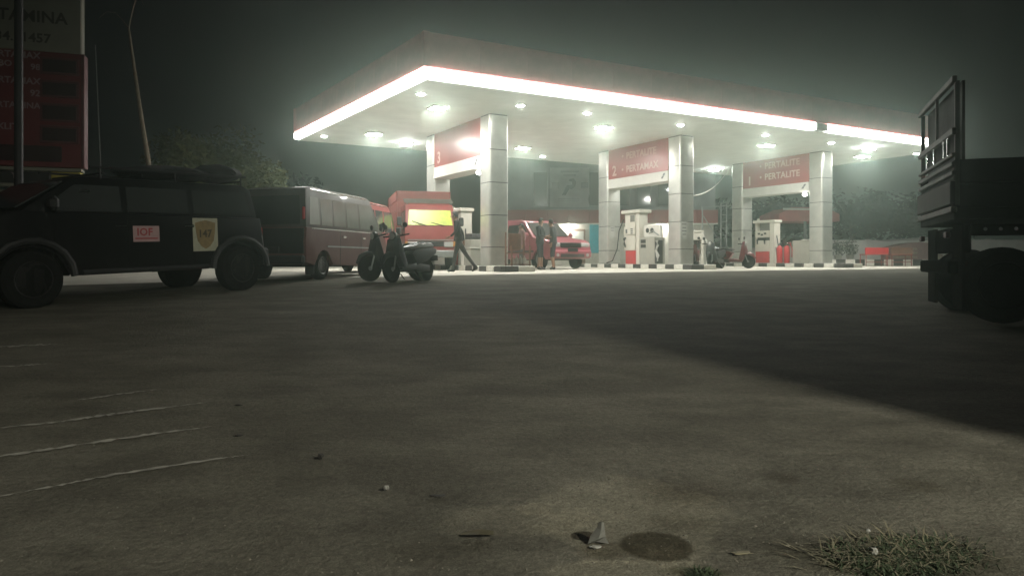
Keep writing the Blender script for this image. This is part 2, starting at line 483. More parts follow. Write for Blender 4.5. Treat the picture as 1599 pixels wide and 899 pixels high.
# ------------------------------------------------------------------ canopy
ang0 = math.atan2(V.y, V.x)
def canopy():
    root = empty('station_canopy', (0, 0, 0), 0, 'large white ceilinged station canopy with glowing light strip along its edge', 'canopy')
    cn = [C0, C1, CR, CL]
    zt = CZ + 1.15
    # ceiling slab
    cen = (C0 + C1 + CR + CL) / 4
    bm = new_bm()
    ngon_z(bm, [(p.x, p.y) for p in cn], CZ, CZ + .12)
    finish('ceiling', bm, M['ceiling'], root)
    bm = new_bm()
    ins = [p + (cen - p).normalized() * .25 for p in cn]
    ngon_z(bm, [(p.x, p.y) for p in ins], CZ + .125, zt - .06)
    finish('roof', bm, M['grey_wall'], root)
    # edge bands, each made of segments
    def band(a, b, z0, z1, th, off, m, name, n, skip=(), mo=None, gap=.0):
        d = (b - a); L = d.length; d.normalize()
        nrm = Vector((d.y, -d.x, 0))
        for k in range(n):
            s0, s1 = L * k / n + gap, L * (k + 1) / n - gap
            c = a + d * ((s0 + s1) / 2) + nrm * (off + th / 2)
            o = finish(name, bx((0, 0, 0), (s1 - s0, th, z1 - z0), .001), (mo if k in skip else m), root)
            o.location = (c.x, c.y, (z0 + z1) / 2)
            o.rotation_euler = (0, 0, math.atan2(d.y, d.x))
    for a, b, n in ((C0, C1, 16), (CR, CL, 16)):
        band(a, b, CZ + .30, zt, .10, .01, M['red_fascia'], 'fascia_panel', n, gap=.0015)
    for a, b, n in ((CL, C0, 7), (C1, CR, 7)):
        band(a, b, CZ + .30, zt, .10, .01, M['red_fascia'], 'fascia_panel', n, gap=.0015)
    for p, q1, q2 in ((C0, C1, CL), (C1, C0, CR), (CR, C1, CL), (CL, C0, CR)):
        d1 = (p - q1).normalized(); d2 = (p - q2).normalized()
        c = p + (d1 + d2) * .055
        o = finish('corner_cap', bx((0, 0, 0), (.155, .155, zt - CZ - .295), .004), M['red_fascia'], root)
        o.location = (c.x, c.y, (CZ + .30 + zt) / 2 + .002); o.rotation_euler = (0, 0, ang0)
    # light strip: long glowing box with one dead length
    L = (C1 - C0).length
    d = (C1 - C0).normalized()
    dead0, dead1 = .632 * L, .6585 * L
    def strip(a, b, m, nm):
        dd = (b - a); l = dd.length; dd.normalize(); nr = Vector((dd.y, -dd.x, 0))
        c = (a + b) / 2 + nr * .09
        o = finish(nm, bx((0, 0, 0), (l, .12, .225), .02), m, root)
        o.location = (c.x, c.y, CZ + .155); o.rotation_euler = (0, 0, math.atan2(dd.y, dd.x))
        return o
    strip(C0, C0 + d * dead0, M['strip'], 'light_strip')
    strip(C0 + d * dead0, C0 + d * dead1, M['strip_off'], 'light_strip')
    strip(C0 + d * dead1, C1, M['strip'], 'light_strip')
    strip(CL, C0, M['strip'], 'light_strip')
    strip(CR, CL, M['white_trim'], 'edge_trim')
    strip(C1, CR, M['white_trim'], 'edge_trim')
    # small pointed lip at the end of the strip
    e = (CL - C0).normalized()
    finish('corner_lip', tb([CL + Vector((0, 0, .27)) - e * .1, CL + e * .3 + Vector((0, -.1, .25))], [.05, .008], 6), M['strip'], root)
    return root
canopy()

# ceiling lamps
def ceil_pt(px, py):
    D = FPX * 4.43 / (407 - py)
    return Vector(((px - 799.5) * D / FPX, D, CZ))
ang = math.atan2(V.y, V.x)
spot_bm = lathe(new_bm(), [(.145, -.035), (.145, 0), (.13, .01)], 20, 'Z')
def downlight(px, py, label, group='round downlights in the canopy ceiling'):
    p = ceil_pt(px, py)
    r = empty('ceiling_downlight', p, 0, label, 'ceiling light', group)
    finish('rim', lathe(new_bm(), [(.11, -.026), (.15, -.026), (.165, -.001), (.11, -.001)], 20, 'Z'), M['white_trim'], r)
    finish('lens', lathe(new_bm(), [(.02, -.058), (.07, -.052), (.10, -.030), (.109, -.004)], 20, 'Z'), M['lamp_round'], r)
spots = [(506, 212, 'round downlight nearest the outer left tip of the canopy'),
         (657.5, 146, 'round downlight just inside the front corner of the canopy'),
         (813, 164, 'round downlight above the first big column, second along the glowing front edge'),
         (847.3, 243.7, 'small round downlight low over the dark building with the gun-shaped banner'),
         (916.7, 176, 'round downlight third along the glowing front edge'),
         (1062.6, 194.5, 'round downlight over the column beside sign two, fourth along the edge'),
         (1195.5, 210.5, 'round downlight directly above a square panel light over sign one'),
         (1298, 222.5, 'round downlight below the dead length of the edge strip'),
         (1430.8, 239.4, 'round downlight beside the stake truck railing')]
for s in spots:
    downlight(s[0], s[1], s[2].replace('gun-shaped', 'black-printed'))
def panel_light(px, py, label, flood=False):
    p = ceil_pt(px, py)
    r = empty('ceiling_panel_light', p, ang, label, 'ceiling light', 'floodlights near the canopy edges' if flood else 'square panel lights in the canopy ceiling')
    s = .36 if flood else .44
    finish('housing', bx((0, 0, -.03), (s + .06, s + .06, .055), .012), M['white_trim'], r)
    finish('lens', bx((0, 0, -.082 if flood else -.056), (s - .04, s - .04, .06 if flood else .010), .0), M['lamp_flood'] if flood else M['lamp'], r)
for px, py, l in [(684, 166.7, 'square panel light near the front corner, largest of the square ones'),
                  (583.5, 207.7, 'square panel light over the maroon van by the left canopy edge'),
                  (943, 197.5, 'square panel light behind the third edge downlight'),
                  (816.7, 230, 'square panel light between the first big column and the dark building'),
                  (1196.6, 225.4, 'square panel light under a round downlight over sign one'),
                  (1346.8, 242.8, 'square panel light just below a brilliant floodlight near the stake truck')]:
    panel_light(px, py, l)
for px, py, l in [(634.8, 222.5, 'brilliant floodlight over the red truck with the yellow windscreen'),
                  (1115.6, 263, 'brilliant floodlight between the column pairs of signs two and one'),
                  (1357, 229.7, 'brilliant floodlight near the stake truck railing')]:
    panel_light(px, py, l, True)

# ------------------------------------------------------------------ columns, headers, islands
def rounded(h, r, n=5):
    pts = []
    for cx, cy, a0 in ((h - r, h - r, 0), (-h + r, h - r, PI / 2), (-h + r, -h + r, PI), (h - r, -h + r, 1.5 * PI)):
        for k in range(n + 1):
            t = a0 + PI / 2 * k / n
            pts.append((cx + r * math.cos(t), cy + r * math.sin(t)))
    return pts
JZ = [1.41, 2.38, 3.37, 4.36]
def column(p, label):
    base = gz(p.y) + .15
    r = empty('canopy_column', (p.x, p.y, base), ang, label, 'column', 'metal clad columns of the station canopy')
    finish('core', ngon_z(new_bm(), rounded(.318, .06), 0, CZ - base - .003), M['joint'], r)
    zs = [0.01] + [z - base for z in JZ] + [CZ - base - .02]
    for a, b in zip(zs, zs[1:]):
        bm = ngon_z(new_bm(), rounded(.33, .075), a + .011, b - .011)
        finish('cladding_panel', bm, M['alu'], r)
    return r
names = ['sign three at the red truck', 'sign two', 'sign one']
cols = []
for k, n in enumerate(NEAR):
    f = n + U * 4.2
    cols.append((column(n, ['thickest silver column, in front of the red car', 'silver column right of sign two with a notice taped on it', 'silver column right of sign one, nearest the stake truck'][k]),
                 column(f, ['silver column behind the truck with the yellow windscreen', 'silver column left of sign two with a small notice', 'silver column left of sign one behind the red scooter'][k])))

def header(k, num, rows, lab, dim):
    n = NEAR[k]; mid = n + U * 2.1
    L = 4.2 - .66 - .01
    r = empty('overhead_sign', (mid.x, mid.y, 0), ang, lab, 'sign', 'red pump number signs between the columns')
    # local x = V, local y = U
    finish('panel', bx((0, 0, (CZ - .004 + 1 + 3.25) / 2), (.60, L, CZ - .004 - 1 - 3.25), .006), M['sign_red'], r)
    finish('white_band', bx((0, 0, 1 + 3.06), (.655, L, .375), .008), M['white_trim'], r)
    # text on the -V face: local x = -.301, reading direction = -U => local -y
    X = -.302
    for (s, off, z, sz, m) in rows:
        finish('bullet_mark', lathe(new_bm(), [(.05, -.008), (.05, .004)], 12, 'X', (X, off - .1, 1 + z + sz * .36)), m, r)
        text(s, sz, m, r, (X, off - .32, 1 + z), (0, -1, 0), (0, 0, 1), .004, 'LEFT', 1.03)
    text(num, .55, M['letter_pale'], r, (X, L / 2 - .25, 1 + 3.38), (0, -1, 0), (0, 0, 1), .004, name='numeral')
    # little swoosh emblem on the band
    em = new_bm()
    for (y, z, a) in ((-L / 2 + .28, 3.03, .6), (-L / 2 + .20, 3.13, .6)):
        bm_pts = [(X - .031, y + .07, 1 + z - .05), (X - .031, y - .03, 1 + z - .05), (X - .031, y - .09, 1 + z + .04), (X - .031, y + .01, 1 + z + .04)]
        frame_poly(em, bm_pts, .004)
    finish('emblem', em, M['letter_grey'], r)
    return r
header(0, '3', [], 'red number three sign beam between the columns at the red truck', False)
header(1, '2', [('PERTALITE', .95, 3.95, .36, M['letter_dim']), ('PERTAMAX', .95, 3.43, .36, M['letter_pale'])], 'red sign beam marked 2 with PERTAMAX in pale letters', False)
header(2, '1', [('PERTALITE', .85, 4.02, .38, M['letter_dim']), ('PERTALITE', .85, 3.54, .38, M['letter_pale'])], 'red sign beam marked 1 with PERTALITE written twice', False)
# little lamps hung under the beams
for k, lab in ((0, 'small bright lamp hung under the red beam beside the thickest column'), (2, 'small bright lamp hung under the sign one beam')):
    n = NEAR[k] + U * .62 - V * .2
    r = empty('hanging_lamp', (n.x, n.y, 1 + 2.868), 0, lab, 'lamp', 'small lamps under the sign beams')
    finish('bracket', bx((0, 0, -.03), (.05, .05, .06)), M['pipe'], r)
    finish('bulb', lathe(new_bm(), [(.02, -.19), (.075, -.165), (.1, -.12), (.075, -.07), (.03, -.055)], 14, 'Z'), M['lamp_small'], r)

kw = None
def block_mesh(l, w, h, m, name):
    bm = bx((0, 0, h / 2), (l, w, h), .012)
    me = bpy.data.meshes.new(name)
    bmesh.ops.recalc_face_normals(bm, faces=bm.faces)
    bm.to_mesh(me); bm.free(); me.materials.append(m)
    return me
BW = block_mesh(.44, .16, .17, M['kerb_white'], 'kerb_block')
BB = block_mesh(.44, .16, .17, M['kerb_black'], 'kerb_block')
def island(k, lo, hi, lab):
    n = NEAR[k]
    c = n + U * ((lo + hi) / 2); z = gz(c.y) - .02
    L = hi - lo; W = 1.15
    r = empty('pump_island', (c.x, c.y, z + .003), ang, lab, 'kerb island', 'pump islands with striped kerbs')
    finish('slab', bx((0, 0, .09), (W - .3, L - .3, .17), .01), M['island_top'], r)
    cnt = 0
    m = int(L / .45); st = L / m
    for i in range(m):
        for sx in (-1, 1):
            o = share('kerb_block', (BW if (i + (sx > 0)) % 2 else BB), r, (sx * (W / 2 - .08), -L / 2 + st * (i + .5), 0), PI / 2)
    for sy in (-1, 1):
        for i in range(2):
            o = share('kerb_block', BW if (i + (sy > 0)) % 2 else BB, r, ((i - .5) * .42, sy * (L / 2 - .085), 0), 0)
    return r
island(0, -1.5, 5.6, 'striped kerb island carrying the thickest column')
island(1, -1.15, 5.6, 'striped kerb island under sign two with the tall dispenser')
island(2, -1.5, 5.6, 'striped kerb island under sign one with the fire extinguishers')

# ------------------------------------------------------------------ dispensers
def itop(k, t, s=0.0):
    p = NEAR[k] + U * t + V * s
    return Vector((p.x, p.y, gz((NEAR[k] + U * 2).y) + .155))
def dispenser_tall(p):
    r = empty('fuel_dispenser', p, ang, 'tall white fuel dispenser with red base under sign two', 'fuel dispenser', 'fuel dispensers on the islands')
    # local x = V (depth .47), local y = U (wide .9)
    finish('base', bx((0, 0, .26), (.46, .62, .52), .01), M['disp_red'], r)
    finish('hose_cabinet', bx((-.02, -.42, .98), (.42, .2, 1.95), .012), M['disp_white'], r)
    finish('lower_cabinet', bx((-.01, .06, .82), (.46, .66, .58), .012), M['disp_white'], r)
    finish('display_head', bx((-.01, .06, 1.28), (.50, .68, .32), .012), M['disp_white'], r)
    finish('upper_cabinet', bx((0, .06, 1.70), (.42, .62, .52), .012), M['disp_white'], r)
    finish('top_cap', bx((0, -.05, 2.02), (.6, 1.12, .13), .02), M['disp_white'], r)
    finish('display', bx((-.262, .22, 1.27), (.012, .1, .16), .003), M['dark_screen'], r)
    for kz in range(3):
        finish('price_window', bx((-.262, -.10, 1.19 + kz * .08), (.012, .13, .045), .003), M['dark_screen'], r)
    finish('upper_window', bx((-.214, -.09, 1.76), (.012, .26, .26), .003), M['mid_screen'], r)
    nz = finish('nozzle', tube(new_bm(), [(-.26, .27, 1.02), (-.33, .27, .97), (-.33, .26, .78), (-.28, .25, .66)], [.035, .045, .04, .03], 8), M['hose'], r)
    finish('hose', tb([(-.25, .4, 1.75), (-.4, .5, 1.3), (-.45, .55, .6), (-.42, .9, .12), (-.4, 1.3, .05)], .022, 8), M['hose'], r)
    return r
dispenser_tall(itop(1, 2.55))
def cabinet_grey(p):
    r = empty('control_cabinet', p, ang, 'low grey cabinet beside the tall dispenser with a white rag hanging on it', 'cabinet')
    finish('body', bx((0, 0, .5), (.5, .85, 1.0), .015), M['disp_grey'], r)
    for z in (.86, .68):
        finish('vent', bx((-.255, .22, z), (.014, .28, .13), .004), M['dark_screen'], r)
    finish('recess', bx((-.12, -.50, .46), (.3, .12, .86), .01), M['dark_screen'], r)
    return r
cabinet_grey(itop(1, 1.55))
bm = new_bm()
pp = [(0, 0, .88), (.03, -.02, .7), (-.02, .02, .5), (.04, 0, .32), (.03, .02, .12)]
tube(bm, pp, [.07, .05, .045, .07, .03], 7)
rag = finish('hanging_rag', bm, M['paper'])
q = itop(1, .93, -.32); rag.location = q
tag(rag, 'twisted white rag hanging by the grey cabinet under sign two', 'rag')
# white box with wall lamp glow behind the tall dispenser
def wash_board(p):
    r = empty('squeegee_stand', p, ang, 'white box with round meter faces on the low grey cabinet', 'meter box')
    finish('board', bx((0, 0, .24), (.14, .95, .46), .02), M['white_paint'], r)
    finish('dial', lathe(new_bm(), [(.09, -.085), (.09, -.07)], 16, 'X', (0, .24, .27)), M['dark_screen'], r)
    finish('dial', lathe(new_bm(), [(.09, -.085), (.09, -.07)], 16, 'X', (0, -.02, .27)), M['dark_screen'], r)
    finish('pipe', tb([(-.1, .1, .16), (-.12, -.1, .25), (-.1, -.4, .08)], .018, 6), M['pipe'], r)
    return r
q = itop(1, 1.5); q.z += 1.004
wash_board(q)

def dispenser_open(p, lab):
    r = empty('fuel_dispenser', p, ang, lab, 'fuel dispenser', 'fuel dispensers on the islands')
    finish('base', bx((0, .08, .26), (.46, .74, .5), .01), M['disp_red'], r)
    finish('lower_cabinet', bx((0, .08, .76), (.44, .74, .48), .012), M['disp_white'], r)
    finish('recess', bx((0, .08, 1.07), (.3, .66, .16), .0), M['dark_screen'], r)
    finish('display_head', bx((0, .08, 1.28), (.46, .76, .3), .012), M['disp_white'], r)
    finish('side_post', bx((0, -.42, .9), (.4, .24, 1.8), .012), M['disp_white'], r)
    finish('side_post', bx((0, .5, 1.0), (.3, .1, 1.6), .012), M['disp_white'], r)
    finish('top_cap', bx((0, 0, 1.83), (.52, 1.2, .12), .02), M['disp_white'], r)
    finish('dark_panel', bx((0, .06, 1.6), (.1, .62, .34), .0), M['mid_screen'], r)
    finish('finial', lathe(new_bm(), [(.05, 0), (.06, .04), (.05, .1)], 10, 'Z', (0, .5, 1.89)), M['disp_white'], r)
    for y, z in ((.26, 1.3), (-.08, 1.3), (.09, 1.25)):
        finish('display', bx((-.235, y, z), (.012, .13, .08), .003), M['dark_screen'], r)
    for y in (.3, -.1):
        finish('nozzle', tube(new_bm(), [(-.2, y, 1.05), (-.3, y, 1.02), (-.3, y - .02, .84)], [.03, .04, .03], 8), M['hose'], r)
    finish('hose', tb([(-.05, -.56, 1.2), (-.1, -.68, .8), (-.1, -.72, .35), (-.1, -.62, .2), (-.12, -.58, .7)], .022, 8), M['hose'], r)
    return r
dispenser_open(itop(2, 2.75), 'white fuel dispenser with open middle and red base under sign one')
dispenser_open(itop(0, 2.45), 'white fuel dispenser partly hidden by the walking person')
# fire extinguishers
ext = None
for i, (t, s, l) in enumerate(((1.95, -.15, 'red fire extinguisher standing beside the dispenser under sign one'),
                               (1.60, -.12, 'red fire extinguisher with curved hose beside the grey partition'))):
    r = empty('fire_extinguisher', itop(2, t, s), 0, l, 'fire extinguisher', 'red fire extinguishers under sign one')
    finish('tank', lathe(new_bm(), [(.11, 0), (.125, .03), (.125, .62), (.09, .72), (.035, .76)], 16, 'Z'), M['ext_red'], r)
    finish('valve', lathe(new_bm(), [(.035, .76), (.035, .85), (.05, .86), (.02, .9)], 10, 'Z'), M['chrome'], r)
    finish('hose', tb([(0, 0, .84), (.12, -.05, .86), (.2, -.08, .6), (.18, -.1, .25)], .02, 7), M['hose' if i == 0 else 'ext_red'], r)
r = empty('grey_partition', itop(2, .95, .05), ang, 'grey waist-high partition box between extinguishers and the sign one column', 'partition')
finish('body', bx((0, .02, .48), (.12, .85, .96), .012), M['disp_grey'], r)
finish('tray', bx((0, -.2, .98), (.3, .28, .04), .006), M['white_paint'], r)
r = empty('grey_bin', itop(0, .85, -.32), ang, 'pale grey bin at the foot of the thickest column', 'bin')
finish('bin_body', bx((0, 0, .26), (.36, .44, .52), .02), M['disp_grey'], r)
finish('lid', bx((0, 0, .545), (.39, .47, .05), .015), M['island_top'], r)
r = empty('control_cabinet', itop(0, 1.45, .0), ang, 'tall dark-topped grey cabinet left of the thickest column', 'cabinet')
finish('body', bx((0, 0, .42), (.4, .5, .84), .015), M['disp_grey'], r)
finish('panel', bx((0, 0, .94), (.36, .46, .18), .03), M['cloth_dark'], r)

# notices on columns
def notice(k, far, lz, w, h, lab, ox=0.0, face='U', lines=3):
    n = NEAR[k] + (U * 4.2 if far else Vector((0, 0, 0)))
    if face == 'U':
        p = n - U * .334 + V * ox; xd = V
    else:
        p = n - V * .334 + U * ox; xd = -U
    r = empty('notice', (p.x, p.y, 1 + lz), 0, lab, 'notice')
    xl = Vector((xd.x, xd.y, 0)); nn = xl.cross(Vector((0, 0, 1)))
    bm = new_bm()
    q = [(-xl * w / 2), (xl * w / 2), (xl * w / 2 + Vector((0, 0, h))), (-xl * w / 2 + Vector((0, 0, h)))]
    frame_poly(bm, q, .004)
    finish('sheet', bm, M['paper'], r)
    for j in range(lines):
        bm = new_bm()
        z = h * (.82 - .2 * j)
        hw = w * (.36 if j % 2 == 0 else .28)
        frame_poly(bm, [(-xl * hw + nn * .006 + Vector((0, 0, z))), (xl * hw + nn * .006 + Vector((0, 0, z))), (xl * hw + nn * .006 + Vector((0, 0, z + h * .05))), (-xl * hw + nn * .006 + Vector((0, 0, z + h * .05)))], .002)
        finish('printed_line', bm, M['letter_grey'], r)
notice(1, False, .78, .30, .60, 'white notice sheet on the column right of sign two', -.16, 'U', 4)
notice(1, True, .92, .24, .46, 'small white notice on the column left of sign two', -.1, 'U', 2)
# cable from column to ceiling floodlight
a = NEAR[1] + V * .36; pts = []
b = ceil_pt(1140, 262)
a = Vector((a.x, a.y, 1 + 2.32)); b = Vector((b.x, b.y, b.z - .005))
for i in range(13):
    t = i / 12; p = a.lerp(b, t); p.z -= .35 * math.sin(PI * t)
    pts.append(p)
tag(finish('sagging_cable', tb(pts, .016, 6), M['white_trim']), 'thin pale cable sagging from the sign two column up to the ceiling', 'cable')

# ------------------------------------------------------------------ background building and walls
def building():
    r = empty('office_building', (5.0, 41.5, .77), 0, 'two-storey grey building with red band and white ground floor behind the pumps', 'building')
    # front face at local y = -1.5 -> world y 40
    finish('upper_wall', bx((.35, 1.5, 4.75), (11.6, 6, 3.9), .02), M['grey_wall'], r)
    finish('ground_wall', bx((.35, 1.6, 1.2), (11.5, 5.8, 2.4), .0), M['dirty_white'], r)
    for i in range(10):
        finish('fascia_panel', bx((-4.85 + i * 1.16, -1.72, 2.62), (1.15, .45, .72), .01), M['sign_dull'], r)
    finish('canopy_soffit', bx((.35, -1.5, 2.24), (11.6, .9, .05), .0), M['white_trim'], r)
    for x, w in ((-3.45, .72), (-.55, .55), (1.05, .75), (2.2, .75), (3.35, .75), (4.5, .75)):
        f = finish('window', bx((x, -1.53, 4.15), (w + .1, .06, 1.95), .01), M['grey_wall'], r)
        finish('pane', bx((x, -1.57, 4.15), (w, .03, 1.8), .004), M['glass'], f)
    d = finish('door', bx((-1.4, -1.34, .98), (.86, .1, 1.95), .01), M['brown'], r)
    finish('pane', bx((-1.4, -1.40, 1.3), (.66, .04, 1.1), .006), M['paper'], d)
    finish('poster', bx((-.42, -1.33, 1.45), (.62, .05, 1.6), .01), M['cyan'], r)
    for x in (-1.9, 3.2):
        pl = finish('wall_lamp', lathe(new_bm(), [(.05, 0), (.13, -.05), (.15, -.1), (.1, -.16)], 14, 'Z', (x, -1.62, 2.18)), M['lamp_bld'], r)
    return r
M['lamp_bld'] = mat('wall_lamp_glow', (.9, .9, .85), .5, emit=(1, .97, .88), estr=130)
building()
# banner with dark emblem
def banner():
    r = empty('cloth_banner', (3.15, 39.93, 5.0), 0, 'pale square banner with a dark pump nozzle picture on the grey building', 'banner')
    w, h = 2.15, 2.15
    bm = new_bm()
    n = 10
    A = [[None] * (n + 1) for _ in range(n + 1)]
    for i in range(n + 1):
        for j in range(n + 1):
            A[i][j] = bm.verts.new((w * (i / n - .5), -.03 + .02 * math.sin(i * 1.3 + j * .6), h * (j / n - .5)))
    for i in range(n):
        for j in range(n):
            bm.faces.new((A[i][j], A[i + 1][j], A[i + 1][j + 1], A[i][j + 1]))
    bmesh.ops.solidify(bm, geom=bm.faces[:], thickness=.012)
    finish('cloth', bm, M['banner'], r)
    bm = new_bm()
    out = [(-.42, -.42), (-.22, -.42), (-.02, -.08), (.12, -.1), (.3, .05), (.36, .3), (.22, .48), (.0, .46), (-.06, .36), (.12, .3), (.14, .16), (.02, .1), (-.14, .12), (-.24, -.06)]
    frame_poly(bm, [(x, -.07, z) for x, z in out], .008)
    finish('nozzle_picture', bm, M['letter_grey'], r)
    for z, wd in ((.86, 1.0), (.66, .7)):
        finish('printed_line', bx((0, -.068, z), (wd, .01, .09), 0), M['grey_wall'], r)
    for z in (-.62, -.72):
        finish('printed_line', bx((-.05, -.068, z), (1.15, .01, .05), 0), M['grey_wall'], r)
    finish('printed_block', bx((-.78, -.066, .12), (.4, .01, .3), 0), M['grey_wall'], r)
    finish('printed_block', bx((.82, -.066, .12), (.4, .01, .3), 0), M['grey_wall'], r)
banner()

# red roofed shelter behind sign one
def shelter():
    r = empty('roofed_shelter', (15.9, 40.5, .77), .1, 'small red roofed shelter with a pale post behind sign one', 'shelter')
    finish('roof', prism_y(new_bm(), [(-1.7, 2.35), (1.7, 2.35), (1.7, 2.75), (.9, 3.1), (-.9, 3.1), (-1.7, 2.75)], -1.2, 1.2), M['red_fascia'], r)
    finish('edge_trim', bx((-.7, -1.24, 3.0), (1.6, .08, .1), .01), M['white_trim'], r)
    finish('post', bx((-.15, -1.0, 1.18), (.12, .12, 2.34), .01), M['pipe'], r)
    finish('post', bx((1.5, 1.0, 1.18), (.12, .12, 2.34), .01), M['pipe'], r)
    finish('counter', bx((.3, .2, .5), (2.3, .5, 1.0), .02), M['low_wall'], r)
shelter()
# boundary walls
def wall_run(name, x0, y0, x1, y1, h, m, lab, posts=4):
    a = Vector((x0, y0, 0)); b = Vector((x1, y1, 0)); d = b - a; L = d.length
    r = empty(name, ((x0 + x1) / 2, (y0 + y1) / 2, .77), math.atan2(d.y, d.x), lab, 'wall')
    for i in range(posts):
        w = L / posts
        finish('wall_panel', bx((-L / 2 + w * (i + .5), 0, h / 2), (w - .03, .16, h), .01), m, r)
    for i in range(posts + 1):
        finish('pillar', bx((-L / 2 + w * i, 0, h / 2 + .02), (.22, .24, h + .05), .01), m, r)
wall_run('boundary_wall', 16.75, 38.7, 27.0, 38.2, 1.32, M['low_wall'], 'low grey boundary wall behind the striped kerb by the stake truck', 5)
wall_run('boundary_wall', -22, 44, -.9, 44, 1.5, M['low_wall'], 'dim low wall behind the parked vehicles left of the building', 7)
wall_run('boundary_wall', 11.3, 43, 16.2, 43.4, 1.0, M['low_wall'], 'low wall section between the building and the shelter', 3)
# striped kerb at the far edge
FW = block_mesh(.455, .2, .3, M['kerb_white'], 'kerb_block')
FB = block_mesh(.455, .2, .3, M['kerb_black'], 'kerb_block')
r = empty('striped_kerb', (21.6, 35.3, .762), 0, 'long high black and white kerb in front of the low grey wall', 'kerb')
for i in range(28):
    share('kerb_block', FW if i % 2 == 0 else FB, r, (-6.2 + i * .462, 0, 0))
fk = bx((.1, 1.62, .13), (12.8, 3.0, .26), .01)
finish('verge', fk, M['island_top'], r)
# pipe frame
r = empty('pipe_frame', (10.9, 38.6, .77), .05, 'tall pale pipe frame standing behind the parked scooters', 'metal frame')
for x in (-.85, .15, .45):
    finish('upright', tb([(x, 0, 0), (x, 0, 3.3 - (.2 if x < 0 else 0))], .035, 7), M['pipe'], r)
finish('cross_bar', tb([(-.9, 0, 3.05), (1.7, 0, 3.2)], .03, 7), M['pipe'], r)
finish('brace', tb([(-.8, 0, 2.6), (.1, 0, 1.2)], .025, 7), M['pipe'], r)
for z in (1.6, 1.95, 2.3, 2.65):
    finish('rung', tb([(.15, 0, z), (.45, 0, z)], .022, 6), M['pipe'], r)
# air pump cabinet right of column two
r = empty('air_pump_cabinet', (7.75, 31.2, gz(31) + .01), .2, 'white cabinet with dark opening beside the sign two column', 'cabinet')
finish('top', bx((0, 0, 1.5), (.75, .5, .1), .02), M['disp_white'], r)
finish('side', bx((.3, 0, .73), (.12, .48, 1.44), .01), M['disp_white'], r)
finish('side', bx((-.3, 0, .73), (.12, .48, 1.44), .01), M['disp_white'], r)
finish('head', bx((0, -.02, 1.28), (.5, .44, .3), .01), M['disp_white'], r)
finish('recess', bx((0, .05, .85), (.5, .34, .56), 0), M['dark_screen'], r)
finish('lower_door', bx((0, -.02, .28), (.5, .42, .56), .01), M['disp_grey'], r)
finish('hose', tb([(.36, -.1, 1.4), (.55, -.12, 1.1), (.62, -.12, .5), (.55, -.1, .05)], .03, 7), M['white_trim'], r)

# stall stack: maroon tarpaulin, tan brick wall, tin sheet
r = empty('tarpaulin_stall', (20.2, 37.0, 1.02), -.03, 'low stall with maroon cover and sagging tin sheet behind the striped kerb', 'stall')
bm = new_bm()
prof = [(-2.1, 0), (1.2, 0), (1.2, 1.1), (.3, 1.16), (-.6, 1.1), (-1.2, 1.0), (-2.1, .82)]
prism_y(bm, prof, -.5, .5); finish('cover', bm, M['stall_maroon'], r)
for i in range(3):
    for j in range(5):
        finish('brick', bx((1.4 + i * .3 + (.08 if j % 2 else 0), -.35, .1 + j * .19), (.28, .3, .17), .012), M['stall_tan'], r)
for k in range(3):
    finish('slat', bx((-.9, -.52, .2 + .26 * k), (2.0, .03, .12), .005), M['stall_tan'], r)
bm = new_bm()
frame_poly(bm, [(-2.2, -.62, 1.2), (1.9, -.62, 1.38), (1.9, .7, 1.5), (-2.2, .7, 1.3)], .03)
finish('tin_sheet', bm, M['tin'], r)
r.scale = (.6, 1, .78)
# rusty racks in front of the far kerb
def rack(p, rz, lab, m, w=1.0):
    r = empty('rusty_rack', p, rz, lab, 'rack', 'rusty red racks by the far kerb')
    for sx in (-1, 1):
        for sy in (-1, 1):
            finish('leg', tb([(sx * w / 2, sy * .25, 0), (sx * w / 2, sy * .25, .55)], .02, 6), M['rust_red'], r)
    finish('board', bx((0, -.26, .68), (w + .1, .03, .32), .006), m, r)
    finish('tray', bx((0, 0, .53), (w + .06, .56, .04), .006), M['rust_red'], r)
    finish('stretcher', bx((0, -.25, .18), (w, .03, .03)), M['rust_red'], r)
rack((16.65, 33.6, gz(33.6) + .006), .05, 'bright red metal rack standing before the striped kerb', M['ext_red'])
rack((17.85, 33.7, gz(33.7) + .006), .02, 'brown metal rack right of the bright red rack', M['brown'], .9)
# potted shrubs by the wall
for i, (x, l) in enumerate(((16.35, 'dark potted shrub beside the sign one column'), (16.95, 'dark potted shrub at the foot of the low grey wall'))):
    r = empty('potted_shrub', (x, 36.6, 1.02), 0, l, 'shrub', 'potted shrubs on the verge')
    finish('pot', lathe(new_bm(), [(.14, 0), (.2, .25), (.22, .27)], 12, 'Z'), M['disp_grey'], r)
    bm = new_bm()
    for _ in range(260):
        d = Vector((random.gauss(0, 1), random.gauss(0, 1), random.gauss(0, 1))).normalized() * random.uniform(.1, .42)
        c = Vector((0, 0, .62)) + d
        a1 = Vector((random.gauss(0, 1), random.gauss(0, 1), random.gauss(0, 1))).normalized() * .07
        a2 = a1.cross(Vector((random.random(), random.random(), 1))).normalized() * .035
        bm.faces.new([bm.verts.new(c - a1), bm.verts.new(c + a2), bm.verts.new(c + a1), bm.verts.new(c - a2)])
    o = finish('foliage', bm, M['pot_plant'], r); 

